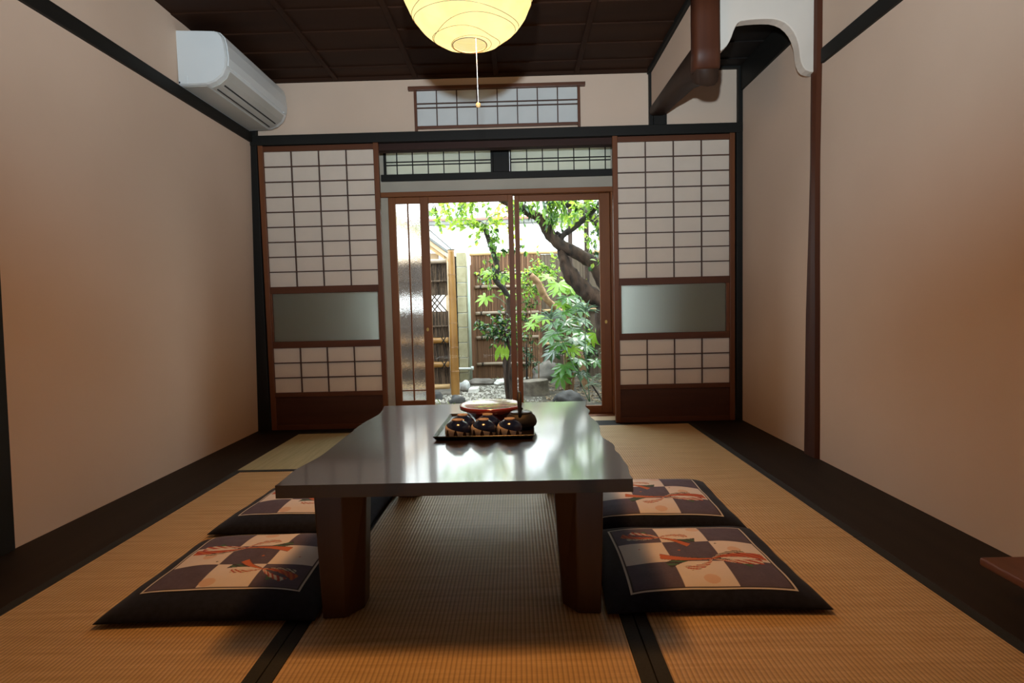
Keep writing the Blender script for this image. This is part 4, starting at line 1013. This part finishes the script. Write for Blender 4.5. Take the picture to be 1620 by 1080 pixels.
# --- palmate leaf plants
def palmate(mb, c, nrm, heading, size, lobes=8, mi=0):
    nrm = nrm.normalized(); h = (heading - nrm * heading.dot(nrm)).normalized(); s_ = nrm.cross(h)
    spread = R(250)
    for k in range(lobes):
        a = -spread / 2 + spread * k / (lobes - 1); ln = size * (1 - .28 * (abs(a) / (spread / 2)) ** 1.5)
        d = h * cos(a) + s_ * sin(a); sd = nrm.cross(d); dr = -nrm
        w = ln * .155
        p1 = c + d * ln * .33; p2 = c + d * ln * .66 + dr * ln * .05; tip = c + d * ln + dr * ln * .16
        wi = ln * .33 * math.tan(spread / (lobes - 1) / 2) * 1.02
        mb.add([c, p1 + sd * wi, p2 + sd * w, tip, p2 - sd * w, p1 - sd * wi, p1 - nrm * ln * .015, p2 - nrm * ln * .02],
               [(0, 1, 6), (1, 2, 7, 6), (2, 3, 7), (0, 6, 5), (6, 7, 4, 5), (7, 3, 4)], mi)
fa = thing('broad_leaf_shrub', 'tall shrub with big hand-shaped green leaves behind the right clear pane', 'shrub', (.56, 6.6, GZ))
stems = [[(.56, 6.6, GZ - .03), (.57, 6.6, .1), (.555, 6.58, .4), (.55, 6.55, .70), (.53, 6.5, .98)],
         [(.59, 6.62, GZ - .03), (.60, 6.6, .15), (.575, 6.6, .45), (.60, 6.6, .85)],
         [(.54, 6.58, GZ - .03), (.535, 6.55, .2), (.53, 6.5, .45), (.46, 6.4, .66)],
         [(.62, 6.6, GZ - .03), (.64, 6.6, .1), (.60, 6.58, .28)]]
for s_ in stems:
    mb = MB(); limb(mb, s_, [.016, .014, .012, .010], 31, 8, 6, .1); mb.build('stem', M['bark_tan'], fa, 0, True)
FL = [ # x, y, z, size, tilt-normal, light
 (.47, 6.45, 1.06, .20, (-.1, -.55, .8), 1), (.37, 6.5, 1.14, .14, (.2, -.5, .8), 1), (.46, 6.4, .98, .15, (-.2, -.4, .9), 1), (.50, 6.35, .84, .14, (0, -.6, .8), 1),
 (.66, 6.4, .82, .22, (.3, -.6, .8), 0), (.56, 6.35, .90, .16, (0, -.5, .9), 0), (.50, 6.3, .74, .18, (-.3, -.5, .8), 0), (.70, 6.35, .66, .18, (.3, -.4, .9), 0),
 (.40, 6.3, .62, .16, (-.3, -.3, .9), 0), (.60, 6.25, .55, .19, (.1, -.3, .9), 0), (.36, 6.2, .48, .20, (-.35, -.3, .9), 0), (.46, 6.2, .40, .20, (-.2, -.35, .9), 0),
 (.72, 6.2, .50, .19, (.3, -.3, .9), 0), (.84, 6.15, .50, .15, (.1, -.8, .5), 1), (.80, 6.15, .44, .12, (.0, -.7, .6), 1), (.58, 6.2, .34, .15, (0, -.6, .7), 1),
 (.66, 6.2, .22, .18, (.3, -.3, .9), 0), (.50, 6.15, .16, .19, (-.2, -.5, .8), 0), (.46, 6.1, .06, .17, (-.3, -.8, .4), 0), (.68, 6.2, .08, .17, (.3, -.4, .9), 2),
 (.22, 6.3, .70, .13, (-.2, -.5, .8), 1), (.16, 6.25, .62, .13, (-.2, -.5, .8), 1), (.30, 6.25, .68, .12, (0, -.6, .8), 1), (.84, 6.2, .20, .14, (.3, -.5, .8), 0),
 (.62, 6.45, .44, .20, (.2, -.4, .9), 0), (.42, 6.4, .52, .18, (-.2, -.4, .9), 0), (.54, 6.4, .62, .19, (0, -.5, .85), 0), (.74, 6.4, .36, .18, (.3, -.4, .85), 0), (.40, 6.35, .30, .18, (-.3, -.5, .8), 2), (.70, 6.45, .96, .16, (.2, -.6, .75), 0), (.60, 6.45, 1.02, .15, (0, -.6, .8), 1),
 (-.16, 6.3, 1.16, .17, (.1, -.7, .7), 1), (-.30, 6.25, 1.20, .13, (-.2, -.5, .8), 1), (-.34, 6.2, .92, .14, (-.2, -.6, .6), 1), (-.10, 6.25, .98, .14, (.2, -.5, .8), 1)]
random.seed(14)
lm = {0: M['leaf_fatsia'], 1: M['leaf_fatsia_light'], 2: M['leaf_dark']}
for x, yy, z, sz, nm, li in FL:
    own = fa if x > 0 else stt
    c = Vector((x, yy, z)); mb = MB(); hd = Vector((x - .56 if x > 0 else -.2, -.35, -.25)) + rvec() * .2
    palmate(mb, c, Vector(nm), hd, sz, 8 if sz > .14 else 7)
    o = mb.build('leaf', lm[li], own)
    base = Vector((.555, 6.57, max(.15, min(.95, z + .02)))) if x > 0 else Vector((-.10, 6.2, z - .1))
    mid = (c + base) / 2 + Vector((0, 0, .05))
    MB().tube(spline([base, mid, c], 5), .0035, 5).build('leaf_stalk', M['leaf_fatsia'], o)
lv_ = MB(); twg = MB()
sprays(lv_, twg, [(.165, 7.3, 1.19), (.245, 7.3, 1.25), (.135, 7.3, 1.08), (.33, 7.35, 1.28), (.43, 7.4, 1.23), (.22, 7.3, 1.02)], 44, .22, .055, .037, .1, .034, (0, 1, 1, 0), 2)
sprays(lv_, twg, [(.12, 7.25, .80), (.16, 7.25, .92), (.14, 7.25, .62), (.12, 7.25, .5)], 22, .20, .060, .028, .3, .036, (0, 2, 0), 2)
sprays(lv_, twg, [(.76, 7.2, .75), (.86, 7.2, .9), (.80, 7.2, .6), (.90, 7.2, 1.05)], 22, .20, .065, .033, .3, .036, (0, 2, 1), 2)
t = thing('leafy_undergrowth_shrub', 'loose shrub of small light leaves against the board fence', 'shrub', (.3, 6.7, GZ))
mb = MB()
for (a, b2) in (((.16, 7.3), (.165, 1.13)), ((.25, 7.22), (.33, 1.24)), ((.82, 7.2), (.86, .95)), ((.13, 7.25), (.13, .8))): limb(mb, [(a[0], a[1], GZ - .03), (a[0] + .02, a[1], .4), (b2[0], a[1], b2[1])], [.009, .008, .005], 41, 6, 5, .1)
mb.build('stem', M['bark_tan'], t, 0, True); build_foliage(lv_, twg, [M['leaf_mid'], M['leaf_light'], M['leaf_dark']], t)

# --- striped strap-leaf clumps
ss = thing('strap_leaf_plant', 'plant with long arching grey-green strap leaves amid the broad leaves', 'plant', (.76, 5.90, GZ))
mb = MB(); random.seed(6)
for (cx, cy, cz, n_, L_) in ((.342, 5.84, .667, 11, .15), (.70, 5.86, .735, 10, .14)):
    for k in range(n_):
        a = PI * (k + .5) / n_ + random.uniform(-.1, .1); d = Vector((cos(a), -.45, sin(a) * .8 + .15)).normalized()
        leaf(mb, Vector((cx, cy, cz)), d, Vector((0, -.6, .8)), L_ * random.uniform(.8, 1.1), .022, 0, .3, .55)
mb.build('foliage', M['leaf_fern'], ss)
mb = MB()
for (cx, cz) in ((.342, .667), (.70, .735)): limb(mb, [(.74, 5.93, GZ - .02), ((cx + .70) / 2, 5.90, .30), (cx, 5.85, cz)], [.006, .005, .004], 44, 6, 5, .05)
mb.build('stem', M['leaf_fern'], ss, 0, True)

# --- camellia shrub by the left pane
ch = thing('camellia_shrub', 'dark glossy-leaved shrub before the reed fence, left of the meeting stiles', 'shrub', (-.2, 5.75, GZ))
lv_ = MB(); twg = MB(); random.seed(31)
sprays(lv_, twg, [(-.22, 5.75, .62), (-.14, 5.75, .66), (-.08, 5.8, .62), (-.16, 5.75, .52), (-.26, 5.72, .56), (-.10, 5.75, .50)], 46, .17, .055, .030, .1, .03, (0, 0, 0, 1), 2)
for (x, z, dx) in ((-.19, .42, -.25), (-.145, .43, -.12), (-.115, .43, .02), (-.17, .44, -.4)):
    leaf(lv_, Vector((x, 5.66, z)), Vector((dx, -.15, -1)), Vector((0, -1, .1)), .155, .052, 2, .15, .1)
build_foliage(lv_, twg, [M['leaf_dark'], M['leaf_mid'], M['leaf_fatsia_light']], ch)
mb = MB(); limb(mb, [(-.115, 5.85, GZ - .03), (-.12, 5.82, .1), (-.10, 5.8, .35), (-.13, 5.76, .55)], [.026, .022, .020, .012], 51, 8, 6, .2); mb.build('stem', M['bark'], ch, 0, True)

# --- ferns at the right foot and dark bush behind
fe = thing('fern', 'grey-green fern clump at the foot of the right door stile', 'fern', (.80, 5.5, GZ))
mb = MB(); random.seed(17)
for (cx, cy, cz, n_, L_) in ((.80, 5.45, .10, 16, .20), (.88, 5.3, -.02, 16, .22), (.72, 5.6, .02, 10, .16), (.92, 5.5, .18, 14, .2), (.86, 5.2, -.1, 10, .16)):
    for k in range(n_):
        a = random.random() * 6.28; d = Vector((cos(a), sin(a) * .7 - .3, random.uniform(.0, .9))).normalized(); p = Vector((cx, cy, cz)); l_ = L_ * random.uniform(.6, 1.1)
        for j in range(1, 9):
            q_ = p + d * l_ * j / 9 - Vector((0, 0, .9 * l_ * (j / 9) ** 2)); sd = d.cross(Vector((0, 0, 1))).normalized()
            for sg in (-1, 1): leaf(mb, q_, (sd * sg + d * .4).normalized(), Vector((0, 0, 1)), l_ * .22 * (1.15 - j / 10), .012, 0, .1, .2)
mb.build('foliage', M['leaf_fern'], fe)
mb = MB()
for (cx, cy, cz) in ((.80, 5.45, .10), (.88, 5.3, -.02), (.92, 5.5, .18), (.72, 5.6, .02), (.86, 5.2, -.1)): limb(mb, [(.86, 5.45, GZ - .03), ((cx + .86) / 2, cy, (cz + GZ) / 2), (cx, cy, cz)], [.012, .010, .007], 45, 6, 4, .1)
mb.build('stem', M['bark_dark'], fe, 0, True)
db = thing('dark_bush', 'dark low bush behind the broad leaf stems', 'shrub', (.75, 7.0, GZ))
lv_ = MB(); twg = MB(); random.seed(61)
sprays(lv_, twg, [(.72, 6.98, .12), (.77, 6.96, .2), (.85, 6.98, .14), (.74, 6.98, .30), (.82, 6.96, .28), (.95, 6.96, .2), (.80, 6.96, .10)], 80, .14, .055, .034, .1, .034, (0, 0, 1), 2)
build_foliage(lv_, twg, [M['leaf_dark'], M['leaf_fern']], db)
mb = MB(); limb(mb, [(.77, 6.96, GZ - .03), (.77, 6.96, .1), (.78, 6.96, .3)], [.02, .016, .01], 71, 8, 5); mb.build('stem', M['bark_dark'], db, 0, True)
db = thing('dark_bush', 'small dark bush behind the tree stump, seen right of the meeting stiles', 'shrub', (.1, 7.0, GZ))
lv_ = MB(); twg = MB()
sprays(lv_, twg, [(.08, 7.0, .3), (.14, 7.0, .2), (.05, 7.0, .4), (.15, 7.0, .1)], 24, .13, .05, .025, .2, .034, (0, 1), 2)
build_foliage(lv_, twg, [M['leaf_dark'], M['leaf_fern']], db)
mb = MB(); limb(mb, [(.1, 7.0, GZ - .03), (.1, 7.0, .1), (.1, 7.0, .35)], [.014, .012, .008], 72, 8, 5); mb.build('stem', M['bark_dark'], db, 0, True)

# ================================================================== LIGHT
W = bpy.data.worlds.new('overcast_sky'); SC.world = W; W.use_nodes = True
nt = W.node_tree; bg = nt.nodes['Background']
tc = nt.nodes.new('ShaderNodeTexCoord'); sx_ = nt.nodes.new('ShaderNodeSeparateXYZ'); nt.links.new(tc.outputs['Generated'], sx_.inputs[0])
cr = nt.nodes.new('ShaderNodeValToRGB'); nt.links.new(sx_.outputs[2], cr.inputs[0])
cr.color_ramp.elements[0].position = 0; cr.color_ramp.elements[0].color = (.85, .92, .96, 1)
cr.color_ramp.elements[1].position = .8; cr.color_ramp.elements[1].color = (.80, .92, 1, 1)
nt.links.new(cr.outputs[0], bg.inputs[0]); bg.inputs[1].default_value = 8.2
def light(name, typ, loc, energy, col, **kw):
    l = bpy.data.lights.new(name, typ); l.energy = energy; l.color = col
    for k, v in kw.items(): setattr(l, k, v)
    o = bpy.data.objects.new(name, l); COL.objects.link(o); o.location = loc; return o
sun = light('sun', 'SUN', (2, 12, 9), 2.2, (1, .95, .86), angle=R(12))
sun.rotation_euler = Vector((-.30, -.55, -.95)).to_track_quat('-Z', 'Y').to_euler()
fl = light('camera_flash', 'SPOT', (-.02, .03, 1.125), 455, (.69, .83, .93), shadow_soft_size=.025, spot_size=R(124), spot_blend=1.0)
fl.rotation_euler = Vector((0, 1, .839)).to_track_quat('-Z', 'Y').to_euler()
light('lantern_bulb_light', 'POINT', (LX, LY, LZ - .01), 34, (1, .46, .15), shadow_soft_size=.15)
light('lantern_down_light', 'SPOT', (LX, LY, LZ + .02), 172, (1, .46, .15), shadow_soft_size=.15, spot_size=R(164), spot_blend=1.0)   # the lamp under its reflector plate

# ================================================================== CAMERA
cam = bpy.data.cameras.new('camera'); co = bpy.data.objects.new('camera', cam); COL.objects.link(co)
cam.sensor_fit = 'HORIZONTAL'; cam.sensor_width = 36; cam.lens = 20.0; cam.clip_start = .02; cam.clip_end = 100
pitch, yaw, roll, hgt = CAMERA = (.0622, -.0105, -.0246, .8168)
cy_, sy_, cp_, sp2 = cos(yaw), sin(yaw), cos(pitch), sin(pitch)
fw = Vector((sy_ * cp_, cy_ * cp_, -sp2)); r0 = Vector((cy_, -sy_, 0)); u0 = r0.cross(fw)
rt_ = r0 * cos(roll) + u0 * sin(roll); up = -r0 * sin(roll) + u0 * cos(roll)
m4 = Matrix((rt_, up, -fw)).transposed().to_4x4(); m4.translation = Vector((0, 0, hgt)); co.matrix_world = m4
SC.camera = co

vs_ = SC.view_settings
vs_.view_transform = 'Standard'; vs_.look = 'None'; vs_.gamma = 1; vs_.use_curve_mapping = False; vs_.exposure = 0
SC.cycles.use_denoising = True
SC.cycles.max_bounces = 10; SC.cycles.diffuse_bounces = 5; SC.cycles.transparent_max_bounces = 16; SC.cycles.transmission_bounces = 8
SC.cycles.sample_clamp_indirect = 6
